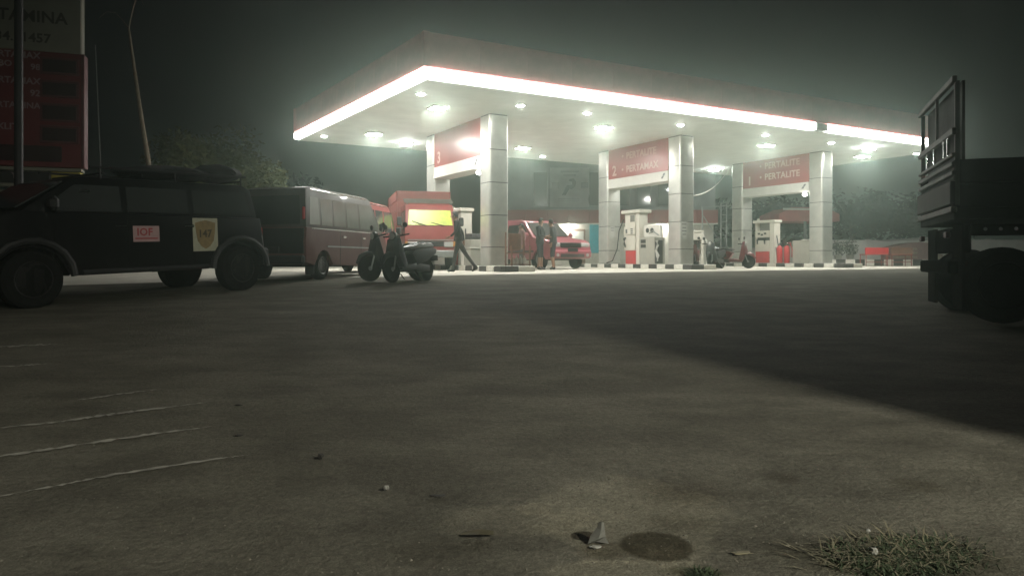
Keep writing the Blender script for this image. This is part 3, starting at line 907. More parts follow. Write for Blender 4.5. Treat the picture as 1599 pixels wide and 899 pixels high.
# ------------------------------------------------------------------ vehicles
def wheel(parent, x, y, R, w, m_rim, side, name='wheel', spokes=6):
    e = finish(name, lathe(new_bm(), [(R * .60, -w * .46), (R * .86, -w * .5), (R * .97, -w * .38), (R, -w * .2), (R, w * .2), (R * .97, w * .38), (R * .86, w * .5), (R * .60, w * .46)], 28), M['rubber'], parent)
    e.location = (x, y, R)
    s = side * w
    bm = new_bm()
    lathe(bm, [(R * .62, s * .46), (R * .60, s * .50), (R * .55, s * .42), (R * .5, s * .25), (R * .18, s * .3), (R * .14, s * .42), (R * .02, s * .44)], 24)
    for k in range(spokes):
        t = 2 * PI * k / spokes
        c = Vector((math.cos(t) * R * .35, s * .36, math.sin(t) * R * .35))
        box(bm, c, (R * .34, abs(w) * .1, R * .11), 0, 0, 1, None) if False else tube(bm, [c - Vector((math.cos(t), 0, math.sin(t))) * R * .2, c + Vector((math.cos(t), 0, math.sin(t))) * R * .2], R * .06, 6)
    finish('rim', bm, m_rim, e)
    return e

def arch(cx, r, z0, a0=PI, a1=0, n=9):
    """arch points going from rear (high x first?) : returns points from cx+r to cx-r"""
    return [(cx + r * math.cos(PI * k / n), z0 + r * math.sin(PI * k / n)) for k in range(n + 1)]

def side_poly(parent, name, pts, yfun, m, sides=(1, -1), th=.012, off=.004):
    for s in sides:
        bm = new_bm()
        P = [Vector((x, s * (yfun(z) + off), z)) for x, z in pts]
        A = [bm.verts.new(p) for p in P]; B = [bm.verts.new(p + Vector((0, -s * th, 0))) for p in P]
        bm.faces.new(A); bm.faces.new(list(reversed(B)))
        k = len(P)
        for i in range(k): bm.faces.new((A[i], B[i], B[(i + 1) % k], A[(i + 1) % k]))
        finish(name, bm, m, parent, smooth=False)

def handle(parent, x, z, y, m, s):
    o = finish('door_handle', bx((x, s * (y + .02), z), (.16, .03, .035), .008), m, parent)
    return o

def minivan(name, loc, rz, label, L=4.1, W=1.6, H=1.9, m_low=None, m_up=None, gl=None, rack=False):
    r = empty(name, loc, rz, label, 'van')
    r['category'] = 'minibus'
    hl = L / 2; R = .30
    xf, xr = hl - .72, -hl + .72
    belt = 1.08
    low = [(-hl, .36)] + [(xr - .38, .3)] + [(xr + .36 * math.cos(PI - PI * k / 8), .3 + .36 * math.sin(PI * k / 8)) for k in range(9)] \
        + [(xf - .38, .28)] + [(xf + .36 * math.cos(PI - PI * k / 8), .3 + .36 * math.sin(PI * k / 8)) for k in range(9)] \
        + [(hl - .1, .3), (hl, .42), (hl + .02, .75), (hl - .12, belt - .12), (hl - .22, belt), (-hl + .02, belt), (-hl - .02, .8)]
    body = finish('body', prism_y(new_bm(), low, -W / 2, W / 2, bev=.035), m_low, r)
    up = [(-hl + .03, belt - .01), (hl - .24, belt - .01), (hl - .78, H - .10), (hl - 1.0, H - .02), (-hl + .35, H), (-hl + .12, H - .06)]
    hw = lambda z: (W / 2 - .02) * (1 - .10 * min(1, max(0, (z - belt) / (H - belt))))
    finish('cabin', prism_y(new_bm(), up, -(W / 2 - .02), W / 2 - .02, top=(.90, belt, H), bev=.05), m_up, r)
    # side windows
    zb, zt = belt + .06, H - .22
    xs = [-hl + .12, -hl + .62, -hl + 1.16, -hl + 1.78, -hl + 2.42]
    sl = .10
    for a, b in zip(xs, xs[1:]):
        side_poly(r, 'side_window', [(a + .05, zb), (b - .03, zb), (b - .03, zt), (a + .05 + (sl if a == xs[0] else 0), zt)], hw, gl)
    side_poly(r, 'front_side_window', [(xs[-1] + .05, zb), (hl - .42, zb), (hl - .86, zt), (xs[-1] + .05, zt)], hw, gl)
    # chrome window guide and drip rails
    for s in (1, -1):
        finish('drip_rail', tb([(-hl + .3, s * hw(H - .05) * 1.0, H - .06), (hl - 1.0, s * hw(H - .05), H - .08)], .012, 6), M['chrome'], r)
        finish('waist_trim', bx((-.05, s * (W / 2 + .006), belt - .02), (L - .5, .014, .02)), M['chrome'], r)
        finish('side_trim', bx((-.1, s * (W / 2 + .008), .70), (L - 1.9, .018, .03)), M['pipe'], r)
        for x in (-.35, .62):
            finish('door_handle', bx((x, s * (W / 2 + .015), .92), (.15, .03, .04), .008), M['chrome'], r)
        for x in (-.52, .5, hl - .75):
            finish('door_seam', bx((x, s * (W / 2 + .001), .68), (.012, .006, .74)), M['black_plastic'], r)
        mr = finish('wing_mirror', bx((hl - .5, s * (W / 2 + .1), belt + .14), (.08, .16, .2), .03), M['black_plastic'], r)
    # windscreen, rear window
    def cross(name, x0, z0, x1, z1, h0, h1, m, off):
        bm = new_bm()
        P = [(x0, -h0, z0), (x0, h0, z0), (x1, h1, z1), (x1, -h1, z1)]
        n = (Vector(P[1]) - Vector(P[0])).cross(Vector(P[2]) - Vector(P[0])).normalized() * off
        frame_poly(bm, [Vector(p) + n for p in P], .012 if off < 0 else -.012)
        finish(name, bm, m, r)
    finish('shade_rear_door', bx((-hl - .006, 0, .80), (.03, W - .1, .52), .01), M['black_paint'], r)  # near-black panel puts the shade on the van rear into its colour
    cross('windscreen', hl - .26, belt + .04, hl - .74, H - .17, W / 2 - .13, W / 2 - .19, gl, .0118)
    cross('rear_window', -hl + .03, belt + .06, -hl + .115, H - .2, W / 2 - .16, W / 2 - .22, M['glass_dark'], -.012)
    finish('front_bumper', bx((hl + .02, 0, .40), (.16, W - .04, .2), .04), M['black_plastic'], r)
    finish('rear_bumper', bx((-hl - .03, 0, .42), (.14, W - .04, .18), .04), M['black_plastic'], r)
    finish('grille', bx((hl + .015, 0, .74), (.04, .8, .12), .01), M['black_plastic'], r)
    for s in (1, -1):
        finish('headlight', bx((hl - .005, s * (W / 2 - .22), .76), (.06, .28, .15), .02), M['head_lamp'], r)
        finish('tail_light', bx((-hl + .04, s * (W / 2 - .085), 1.36), (.06, .06, .26), .02), M['tail_lamp'], r)
        wheel(r, xf, s * (W / 2 - .12), R, .19, M['rim'], s)
        wheel(r, xr, s * (W / 2 - .12), R, .19, M['rim'], s)
        finish('mud_flap', bx((xr - .38, s * (W / 2 - .12), .25), (.02, .2, .28)), M['black_plastic'], r)
    finish('number_plate', bx((-hl - .05, 0, .62), (.02, .42, .13), .004), M['black_plastic'], r)
    finish('underbody', bx((0, 0, .33), (L - .5, W - .5, .12)), M['chassis'], r)
    if rack:
        for s in (1, -1):
            finish('roof_rail', tb([(-hl + .5, s * .55, H + .06), (hl - 1.2, s * .55, H + .05)], .018, 6), M['pipe'], r)
    return r

def on(x, y, dz=.004): return Vector((x, y, gz(y) + dz))

hv = Vector((.24, .971, 0))
Rc = Vector((-4.14, 14.7, 0)); Fc = Vector((-3.17, 18.5, 0))
def place_by_right_side(Rc, Fc, W):
    d = (Fc - Rc).normalized(); nr = Vector((d.y, -d.x, 0))
    c = (Rc + Fc) / 2 - nr * W / 2
    return c, math.atan2(d.y, d.x), (Fc - Rc).length
c, rz, L = place_by_right_side(Rc, Fc, 1.6)
van = minivan('maroon_minibus', on(c.x, c.y, -.02), rz, 'weathered maroon minibus with long row of side windows behind the scooters', L, 1.6, 1.93, M['maroon'], M['van_upper'], M['glass_pale'])
c, rz, L = place_by_right_side(Vector((-4.02, 19.35, 0)), Vector((-3.40, 22.4, 0)), 1.55)
mb = minivan('red_minibus', on(c.x, c.y, .0), rz, 'red minibus mostly hidden between the maroon minibus and the red truck', L, 1.55, 1.97, M['red_mini'], M['red_mini'], M['glass'])

def suv(loc, rz, label):
    r = empty('red_car', loc, rz, label, 'car')
    L, W, H = 4.3, 1.7, 1.80
    hl = L / 2; xf, xr = 1.38, -1.27; R = .33; belt = 1.10
    A = lambda cx: [(cx + .41 * math.cos(PI - PI * k / 9), .33 + .41 * math.sin(PI * k / 9)) for k in range(10)]
    low = [(-hl, .42), (xr - .43, .34)] + A(xr) + [(xf - .43, .33)] + A(xf) + [(hl - .12, .36), (hl + .02, .45), (hl + .03, .7), (hl - .05, .92), (hl - .3, 1.02), (.95, 1.13), (.75, belt + .04), (-hl + .05, belt), (-hl - .02, .8)]
    finish('body', prism_y(new_bm(), low, -W / 2, W / 2, bev=.05, seg=3), M['red_car'], r)
    up = [(-hl + .07, belt - .015), (.98, 1.12), (.2, H - .10), (-.05, H - .03), (-1.0, H), (-hl + .4, H - .04), (-hl + .22, H - .14)]
    W2 = W / 2 - .03
    finish('cabin', prism_y(new_bm(), up, -W2, W2, top=(.84, belt, H), bev=.05, seg=3), M['red_car'], r)
    hw = lambda z: W2 * (1 - .16 * min(1, max(0, (z - belt) / (H - belt))))
    zb, zt = belt + .06, H - .19
    side_poly(r, 'side_window', [(-.05, zb), (.62, zb), (.16, zt), (-.05, zt)], hw, M['glass'])
    side_poly(r, 'side_window', [(-.95, zb), (-.12, zb), (-.12, zt), (-.95, zt)], hw, M['glass'])
    side_poly(r, 'side_window', [(-1.88, zb), (-1.02, zb), (-1.02, zt), (-1.74, zt)], hw, M['glass'])
    bm = new_bm()
    frame_poly(bm, [(.93, -W2 + .1, 1.16), (.93, W2 - .1, 1.16), (.255, W2 * .86 - .06, H - .135), (.255, -W2 * .86 + .06, H - .135)], .03)
    finish('windscreen', bm, M['glass'], r)
    bm = new_bm()
    frame_poly(bm, [(-hl + .055, W2 - .12, 1.2), (-hl + .055, -W2 + .12, 1.2), (-hl + .2, -W2 * .87 + .1, H - .2), (-hl + .2, W2 * .87 - .1, H - .2)], .02)
    finish('rear_window', bm, M['glass'], r)
    finish('front_bumper', bx((hl + .03, 0, .52), (.2, W - .02, .3), .07), M['red_car'], r)
    finish('lower_grille', bx((hl + .115, 0, .47), (.04, 1.0, .12), .01), M['black_plastic'], r)
    g = finish('grille', bx((hl + .01, 0, .83), (.06, .86, .17), .02), M['black_plastic'], r)
    for k in range(3):
        finish('grille_bar', bx((hl + .045, 0, .78 + .05 * k), (.015, .82, .014), 0), M['chrome'], g)
    finish('rear_bumper', bx((-hl - .03, 0, .52), (.18, W - .04, .26), .06), M['red_car'], r)
    for s in (1, -1):
        finish('headlight', bx((hl - .04, s * (W / 2 - .24), .83), (.12, .38, .17), .04), M['head_lamp'], r)
        finish('fog_lamp', lathe(new_bm(), [(.06, -.01), (.06, .02), (.03, .03)], 12, 'X', (hl + .12, s * .62, .48)), M['head_lamp'], r)
        finish('tail_light', bx((-hl - .0, s * (W / 2 - .1), 1.0), (.08, .16, .34), .03), M['tail_lamp'], r)
        finish('wing_mirror', bx((.72, s * (W / 2 + .11), 1.22), (.1, .2, .15), .05), M['red_car'], r)
        finish('side_moulding', bx((.05, s * (W / 2 + .006), .62), (2.0, .02, .07), .004), M['black_plastic'], r)
        finish('roof_rail', tb([(-1.7, s * .62, H + .03), (-.1, s * .62, H + .01)], .018, 6), M['chrome'], r)
        for x in (.55, -.32, -.4):
            pass
        for x in (-.2, -1.12):
            finish('door_handle', bx((x, s * (W / 2 + .012), .98), (.16, .03, .035), .008), M['chrome'], r)
        for x in (.78, -.08, -.98):
            finish('door_seam', bx((x, s * (W / 2 + .0015), .74), (.012, .006, .72)), M['black_plastic'], r)
        wheel(r, xf, s * (W / 2 - .12), R, .21, M['rim'], s)
        wheel(r, xr, s * (W / 2 - .12), R, .21, M['rim'], s)
    finish('number_plate', bx((hl + .14, 0, .66), (.015, .42, .12), .004), M['black_plastic'], r)
    finish('underbody', bx((0, 0, .36), (3.8, 1.2, .12)), M['chassis'], r)
    return r
c = Vector((2.05, 25.5, 0)) + U * 2.15
suv(on(c.x, c.y, .006), math.atan2(-U.y, -U.x), 'red car with pale headlights parked between signs three and two')

def light_truck(name, loc, rz, label, paint, stake=False):
    """x forward, cab front at x=+2.35"""
    r = empty(name, loc, rz, label, 'truck')
    W = 1.66 if not stake else 1.95
    xfa, xra = 1.75, -1.1 if not stake else -.55
    R = .36 if not stake else .42
    fl = 2.35 if not stake else 3.6
    if stake: xfa = 2.7
    cb = fl - 1.45
    zc0 = .5
    CH = 2.12 if not stake else 2.3
    cab = [(cb, zc0), (xfa - .46, zc0), ] + [(xfa + .44 * math.cos(PI - PI * k / 8), R + .05 + .44 * math.sin(PI * k / 8)) for k in range(9) if R + .05 + .44 * math.sin(PI * k / 8) > zc0] \
        + [(fl, zc0 - .06), (fl + .01, 1.36), (fl - .22, CH - .14), (fl - .38, CH), (cb + .08, CH), (cb, CH - .1)]
    finish('cab', prism_y(new_bm(), cab, -W / 2, W / 2, top=(.93, 1.36, CH), bev=.05), paint, r)
    hw = lambda z: W / 2 * (1 - .07 * min(1, max(0, (z - 1.36) / (CH - 1.36))))
    bm = new_bm()
    frame_poly(bm, [(fl - .004, -W / 2 + .12, 1.43), (fl - .004, W / 2 - .12, 1.43), (fl - .197, W / 2 - .16, CH - .20), (fl - .197, -W / 2 + .16, CH - .20)], .012)
    ws = finish('windscreen', bm, M['yellow_film'] if not stake else M['glass'], r)
    for s in (-1, 1):
        finish('wiper', tb([(fl + .04, .42, 1.42), (fl - .03, .02, 1.53)] if s > 0 else [(fl + .04, -.15, 1.42), (fl - .04, -.58, 1.56)], .012, 5), M['black_plastic'], r)
        side_poly(r, 'side_window', [(cb + .15, 1.3), (fl - .1, 1.3), (fl - .3, CH - .2), (cb + .15, CH - .2)], hw, M['glass'], sides=(s,))
        finish('wing_mirror', bx((fl + .02, s * (W / 2 + .16), 1.55), (.06, .16, .28), .03), M['black_plastic'], r)
        finish('mirror_arm', tb([(fl - .05, s * (W / 2 - .02), 1.35), (fl + .02, s * (W / 2 + .16), 1.45)], .014, 5), M['black_plastic'], r)
        finish('headlight', bx((fl + .015, s * (W / 2 - .25), .82), (.05, .30, .17), .02), M['head_lamp'], r)
        finish('indicator', bx((fl + .016, s * (W / 2 - .06), .84), (.05, .08, .15), .01), M['amber'], r)
        wheel(r, xfa, s * (W / 2 - .13), R, .2, M['rim'], s)
        e = wheel(r, xra, s * (W / 2 - .16), R, .3, M['chassis'] if stake else M['rim_dark'], s)
    finish('grille', bx((fl + .012, 0, .84), (.03, .86, .16), .01), M['black_plastic'], r)
    finish('trim_bar', bx((fl + .02, 0, .96), (.03, W - .2, .03), .006), M['pipe'], r)
    text('DIESEL' if False else '', .1, M['letter_pale'], r) if False else None
    finish('front_bumper', bx((fl + .06, 0, .52), (.16, W - .02, .24), .04), M['pipe'] if not stake else M['chassis'], r)
    for s in (-.42, .42):
        finish('chassis_rail', bx((.65, s, .62), (3.3, .08, .16)) if stake else bx((-.2, s, .62), (4.6, .08, .16)), M['chassis'], r)
    finish('axle', tb([(xra, -.6, R), (xra, .6, R)], .06, 8), M['chassis'], r)
    return r, W, cb, fl, CH

tr, W, cb, fl, CH = light_truck('red_truck', on(0, 0), 0, 'red light truck with bright yellow windscreen and roof slats', M['red_truck'])
# box bed and roof slats
finish('bed_floor', bx((-.95, 0, .86), (3.3, 1.8, .1), .01), M['red_bed'], tr)
for s in (-1, 1):
    for k in range(5):
        finish('side_plank', bx((-.95, s * .9, 1.1 + k * .35), (3.3, .05, .33), .008), M['red_bed'], tr)
for k in range(5):
    finish('front_plank', bx((.68, 0, 1.1 + k * .35), (.05, 1.74, .33), .008), M['red_bed'], tr)
    finish('tail_plank', bx((-2.58, 0, 1.1 + k * .35), (.05, 1.74, .33), .008), M['red_bed'], tr)
for k in range(4):
    finish('roof_slat', bx((fl - .38 - .12 * k, 0, CH + .06 + .045 * k), (.06, 1.6, .03), .006), M['bed_steel'], tr)
for s in (-1, 1):
    finish('slat_bracket', tb([(fl - .32, s * .7, CH + .0), (fl - .9, s * .7, CH + .2)], .02, 5), M['bed_steel'], tr)
text('ooo ooo', .1, M['letter_pale'], tr, (fl + .02, -.58, 1.06), (0, 1, 0), (0, 0, 1), .004) if False else None
hd = Vector((.25, -.968, 0)).normalized()
fc = Vector((-2.60, 23.3, 0)); tc_ = fc - hd * fl
tr.location = on(tc_.x, tc_.y, .0); tr.rotation_euler = (0, 0, math.atan2(hd.y, hd.x))

# stake truck on the right
st, W, cb, fl, CH = light_truck('stake_truck', on(0, 0), 0, 'dark stake bed truck cut by the picture edge with empty rail rack', M['bed_board'], True)
BXr = -1.05; BL = 3.1; BWd = 2.14; bh = BWd / 2
finish('bed_floor', bx((BXr + BL / 2, 0, 1.20), (BL, BWd - .02, .12), .01), M['bed_board'], st)
for s in (-1, 1):
    for k in range(2):
        finish('side_plank', bx((BXr + BL / 2, s * (bh - .03), 1.40 + k * .27), (BL, .04, .255), .008), M['bed_board'], st)
    for k in (0, 5):
        x = BXr + .03 + k * (BL - .06) / 5
        finish('stake', bx((x, s * (bh - .02), 1.98), (.045, .04, 1.36)), M['chassis'] if k else M['bed_steel'], st)
    finish('mud_flap', bx((BXr + .1, s * (bh - .30), .62), (.03, .5, .95)), M['chassis'], st)
finish('tailgate', bx((BXr - .01, 0, 1.44), (.06, BWd, .26), .01), M['gate_board'], st)
finish('tail_rail', bx((BXr, 0, 1.255), (.06, BWd, .07), .01), M['bed_steel'], st)
for z, h in ((1.655, .05), (1.755, .05), (1.855, .04)):
    finish('tail_rail', bx((BXr, 0, z), (.05, BWd, h), .008), M['bed_steel'], st)
finish('tail_rail', bx((BXr, 0, 2.11), (.05, BWd + .05, .075), .008), M['bed_steel'], st)
finish('tail_rail', bx((BXr, 0, 2.68), (.05, BWd + .05, .07), .008), M['bed_steel'], st)
for y in (-.10,):
    finish('tail_stake', bx((BXr, y, 2.39), (.03, .03, .52)), M['bed_steel'], st)
for y in (-.75, -.55, .05, .5):
    finish('tail_stake', bx((BXr, y, 1.98), (.03, .03, .22)), M['chrome'], st)
M['canvas'] = mat('dark_canvas_cover', (.05, .055, .045), .9, 0, .25, 5, .3)
finish('canvas_cover', bx((BXr + .10, 0, 2.12), (.03, BWd - .1, 1.1), .005), M['canvas'], st)
finish('lamp_board', bx((BXr + .5, -bh - .01, 1.02), (.7, .05, .12), .01), M['chassis'], st)
for k in range(4):
    finish('marker_lamp', lathe(new_bm(), [(.02, -.03), (.02, 0), (.012, .01)], 8, 'Y', (BXr + .28 + .14 * k, -bh - .03, 1.03)), M['chrome'], st)
finish('rear_bumper', bx((BXr + .02, 0, .62), (.1, 1.8, .16), .02), M['chassis'], st)
finish('rear_valance', bx((BXr + .14, -.1, .93), (.06, 1.9, .3), .02), M['chassis'], st)
finish('spare_wheel', lathe(new_bm(), [(.25, -.1), (.40, -.1), (.42, 0), (.40, .1), (.25, .1)], 20, 'Z', (.35, 0, .85)), M['rubber'], st)
for s in (-1, 1):
    finish('tail_light', bx((BXr - .02, s * .8, .98), (.05, .14, .07), .01), M['tail_dark'], st)
hd = Vector((.936, -.35, 0)).normalized()
rc = Vector((5.22, 9.0, 0)); cc = rc - hd * BXr
st.location = on(cc.x, rc.y, .0); st.location.y = cc.y; st.location.z = gz(9.0) - .02
st.rotation_euler = (0, 0, math.atan2(hd.y, hd.x))

# black off-roader
def offroader():
    r = empty('black_offroader', (0, 0, 0), 0, 'black off-road wagon with IOF and 147 stickers on its side', 'car')
    W = 1.76; hl_f, hl_r = 2.35, -2.15   # x extents
    xf, xr = 1.66, -1.66; R = .40; belt = 1.26; H = 1.84
    A = lambda cx: [(cx + .50 * math.cos(PI - PI * k / 9), .42 + .46 * math.sin(PI * k / 9)) for k in range(10)]
    low = [(hl_r, .62), (xr - .52, .52)] + A(xr) + [(xf - .52, .46)] + A(xf) + [(hl_f - .08, .6), (hl_f, .7), (hl_f, 1.08), (hl_f - .1, 1.16), (1.95, 1.30), (1.7, 1.32), (hl_r + .03, belt), (hl_r - .02, .95)]
    finish('body', prism_y(new_bm(), low, -W / 2, W / 2, bev=.04), M['black_paint'], r)
    W2 = W / 2 - .05
    up = [(hl_r + .05, belt - .015), (1.78, belt + .04), (1.06, H - .05), (.85, H), (hl_r + .3, H), (hl_r + .12, H - .08)]
    finish('cabin', prism_y(new_bm(), up, -W2, W2, top=(.88, belt, H), bev=.05), M['black_paint'], r)
    hw = lambda z: W2 * (1 - .12 * min(1, max(0, (z - belt) / (H - belt))))
    zb, zt = belt + .07, H - .13
    side_poly(r, 'side_window', [(.35, zb), (1.50, zb), (1.0, zt), (.35, zt)], hw, M['glass'])
    side_poly(r, 'side_window', [(-.75, zb), (.25, zb), (.25, zt), (-.75, zt)], hw, M['glass'])
    side_poly(r, 'side_window', [(-1.95, zb), (-.85, zb), (-.85, zt), (-1.88, zt)], hw, M['glass'])
    bm = new_bm()
    frame_poly(bm, [(1.76, -W2 + .08, 1.36), (1.76, W2 - .08, 1.36), (1.13, W2 * .87, H - .1), (1.13, -W2 * .87, H - .1)], .02)
    finish('windscreen', bm, M['glass'], r)
    finish('front_bumper', bx((hl_f + .12, 0, .62), (.22, W + .04, .24), .05), M['black_plastic'], r)
    finish('rear_bumper', bx((hl_r - .08, 0, .64), (.16, W - .02, .2), .04), M['black_plastic'], r)
    gr = finish('grille', bx((hl_f + .015, 0, .93), (.05, .8, .22), .01), M['black_plastic'], r)
    for s in (1, -1):
        finish('headlight', lathe(new_bm(), [(.1, -.02), (.1, .04), (.05, .06)], 16, 'X', (hl_f, s * .6, .94)), M['head_lamp'], r)
        finish('tail_light', bx((hl_r - .03, s * (W / 2 - .1), .98), (.05, .12, .24), .02), M['tail_lamp'], r)
        finish('side_step', tb([(xf - .65, s * (W / 2 + .04), .46), (xr + .65, s * (W / 2 + .04), .46)], .04, 8), M['black_plastic'], r)
        for cx in (xf, xr):
            pts = [(cx + .55 * math.cos(PI - PI * k / 9), s * (W / 2 + .03), .42 + .50 * math.sin(PI * k / 9)) for k in range(10)]
            finish('fender_flare', tb(pts, .05, 8), M['black_plastic'], r)
            wheel(r, cx, s * (W / 2 - .06), R, .27, M['rim_dark'], s, spokes=8)
        for x in (1.35, .30, -.80):
            finish('door_seam', bx((x, s * (W / 2 + .001), .88), (.012, .008, .70)), M['rubber'], r)
        finish('wing_mirror', bx((1.42, s * (W / 2 + .14), 1.42), (.12, .2, .2), .05), M['black_plastic'], r)
        for x in (.42, -.70):
            finish('door_handle', bx((x, s * (W / 2 + .02), 1.12), (.17, .035, .04), .01), M['chrome'], r)
        finish('rack_rail', tb([(hl_r + .2, s * .72, H + .14), (.75, s * .72, H + .14)], .02, 6), M['black_plastic'], r)
        for x in (hl_r + .3, -.6, .6):
            finish('rack_foot', tb([(x, s * .72, H - .03), (x, s * .72, H + .14)], .015, 5), M['black_plastic'], r)
    for k in range(5):
        x = hl_r + .3 + k * .6
        finish('rack_bar', tb([(x, -.72, H + .06), (x, .72, H + .06)], .016, 6), M['black_plastic'], r)
    finish('spare_wheel', lathe(new_bm(), [(.2, -.1), (.36, -.12), (.39, 0), (.36, .12), (.2, .1)], 24, 'X', (hl_r - .15, .05, 1.12)), M['rubber'], r)
    # snorkel bright glint plate on roof gutter
    finish('gutter_plate', bx((.86, W2 * .93, 1.62), (.16, .02, .03), .004), M['chrome'], r)
    # stickers on the left side (+y)
    y = W / 2 + .004
    s1 = finish('sticker', bx((.02, y, 1.0), (.42, .006, .24), .0), M['sticker_pink'], r)
    s1['label'] = 'pink rectangular sticker reading IOF'
    text('IOF', .16, M['sticker_red'], s1, (.02 + .155, y + .0045, .975), (-1, 0, 0), (0, 0, 1), .001, 'LEFT', 1.05)
    finish('printed_line', bx((.02, y + .004, .93), (.36, .004, .02), 0), M['sticker_red'], s1)
    s2 = finish('sticker', bx((-1.0, y, .98), (.46, .006, .54), 0), M['sticker_cream'], r)
    s2['label'] = 'cream sticker with a shield and the number 147'
    bm = new_bm()
    sh = [(-.19, .19), (-.1, .215), (0, .235), (.1, .215), (.19, .19), (.175, .05), (.15, -.1), (.08, -.19), (0, -.235), (-.08, -.19), (-.15, -.1), (-.175, .05)]
    frame_poly(bm, [(-1.0 - x, y + .0035, .98 + z) for x, z in sh], -.003)
    finish('shield', bm, M['sticker_brown'], s2)
    text('147', .17, M['sticker_dark'], s2, (-.86, y + .008, .94), (-1, 0, 0), (0, 0, 1), .001, 'LEFT', 1.0)
    # antenna, leaning slightly
    an = finish('antenna', tb([(.52, .60, H - .06), (.53, .60, H + 1.95)], [.008, .006], 6), M['pipe'], r)
    return r
off = offroader()
F = Vector((-6.49, 9.8, 0)); Rr = Vector((-4.72, 12.66, 0))
d = (F - Rr).normalized(); lf = Vector((-d.y, d.x, 0))
c = (F + Rr) / 2 - lf * .82
off.location = (c.x, c.y, gz(c.y) - .04)
off.rotation_euler = (0, math.radians(2.2), math.atan2(d.y, d.x))
# luggage bundles on the rack
for i, (x, y, s, l) in enumerate(((-.9, 0, (.9, .6, .12), 'flat dark bundle on the off-roader roof rack'), (-1.75, .15, (.42, .45, .16), 'round dark sack at the back of the roof rack'))):
    bm = new_bm()
    bmesh.ops.create_icosphere(bm, subdivisions=3, radius=1.0)
    for v in bm.verts:
        n = v.co.copy()
        v.co = Vector((n.x * s[0], n.y * s[1], n.z * s[2])) * (1 + .08 * math.sin(7 * n.x + 3 * n.y) + .05 * math.sin(11 * n.y + 5 * n.z))
    o = finish('roof_bundle', bm, M['cloth_black'])
    off.matrix_basis  # noqa
    mw = Matrix.Translation(off.location) @ off.rotation_euler.to_matrix().to_4x4()
    p = mw @ Vector((x, y, 1.84 + .075 + s[2] * .9))
    o.location = p; o.rotation_euler = off.rotation_euler
    tag(o, l, 'bundle')

# ------------------------------------------------------------------ scooters
def scooter(loc, rz, label, paint, seat, lean=0.0):
    r = empty('parked_scooter', loc, rz, label, 'scooter', 'scooters parked at the station')
    r.rotation_euler = (math.radians(lean), 0, rz)
    r.scale = (.93, .93, .93)
    R = .28
    for x in (.62, -.62):
        e = finish('wheel', lathe(new_bm(), [(R * .78, -.035), (R * .9, -.045), (R, -.02), (R, .02), (R * .9, .045), (R * .78, .035)], 26), M['rubber'], r)
        e.location = (x, 0, R)
        bm = new_bm()
        for k in range(6):
            t = 2 * PI * k / 6
            tube(bm, [(0, 0, 0), (math.cos(t) * R * .8, 0, math.sin(t) * R * .8)], .012, 5)
        lathe(bm, [(.05, -.04), (.05, .04)], 12)
        finish('rim', bm, M['rim'], e)
    finish('fork', tube(tb([(.62, .07, .28), (.45, .06, .78)], .02, 7), [(.62, -.07, .28), (.45, -.06, .78)], .02, 7), M['pipe'], r)
    bm = new_bm()
    for k in range(7):
        pass
    pts = [(.62 + .32 * math.cos(t), 0, .28 + .32 * math.sin(t)) for t in [math.radians(a) for a in (20, 50, 80, 110, 140)]]
    finish('front_fender', tube(new_bm(), pts, [.03, .06, .07, .06, .03], 8), paint, r)
    finish('front_shield', prism_y(new_bm(), [(.36, .30), (.44, .32), (.56, .62), (.50, .92), (.42, .96), (.38, .7), (.30, .40)], -.21, .21, top=(.7, .3, .96), bev=.02), paint, r)
    finish('floor', prism_y(new_bm(), [(-.15, .26), (.4, .26), (.4, .34), (-.15, .40)], -.12, .12, bev=.02), paint, r)
    finish('rear_body', prism_y(new_bm(), [(-.18, .36), (-.55, .44), (-.92, .62), (-.95, .72), (-.8, .76), (-.1, .70), (.02, .6)], -.13, .13, top=(1.05, .36, .76), bev=.04), paint, r)
    finish('seat', prism_y(new_bm(), [(.02, .70), (-.84, .755), (-.86, .80), (-.78, .86), (-.45, .84), (-.30, .80), (-.02, .79), (.05, .75)], -.12, .12, bev=.04), seat, r)
    finish('engine', prism_y(new_bm(), [(-.7, .22), (-.2, .2), (-.1, .34), (-.3, .40), (-.7, .36)], -.10, .08, bev=.03), M['rim_dark'], r)
    finish('exhaust', tube(new_bm(), [(-.1, -.13, .22), (-.5, -.15, .25), (-.9, -.15, .36)], [.025, .045, .05], 8), M['chrome'], r)
    finish('handlebar', tb([(.36, .34, 1.0), (.42, .14, .98), (.44, 0, .97), (.42, -.14, .98), (.36, -.34, 1.0)], .018, 7), M['black_plastic'], r)
    finish('headlight', lathe(new_bm(), [(.03, -.1), (.09, -.05), (.1, .02), (.06, .06)], 14, 'X', (.47, 0, .98)), paint, r)
    finish('headlight_lens', lathe(new_bm(), [(.075, .055), (.05, .075), (.01, .08)], 14, 'X', (.47, 0, .98)), M['head_lamp'], r)
    for s in (1, -1):
        m_ = finish('mirror', lathe(new_bm(), [(.02, -.012), (.055, -.01), (.055, .008), (.02, .014)], 14, 'X', (.38, s * .26, 1.2)), M['black_plastic'], r)
        finish('mirror_stem', tb([(.40, s * .18, .99), (.38, s * .25, 1.18)], .007, 5), M['chrome'], r)
    finish('tail_light', bx((-.96, 0, .69), (.04, .16, .06), .01), M['tail_lamp'], r)
    finish('side_stand', tb([(0, .1, .26), (-.08, .26, .02)], .014, 5), M['chrome'], r)
    finish('number_plate', bx((-1.0, 0, .52), (.012, .2, .12)), M['black_plastic'], r)
    return r
def sc(px, D): return on((px - 799.5) * D / FPX, D, .0)
scooter(sc(617, 15.0), math.radians(220), 'black scooter with its wheel toward the maroon minibus', M['scooter_black'], M['seat_vinyl'], 5)
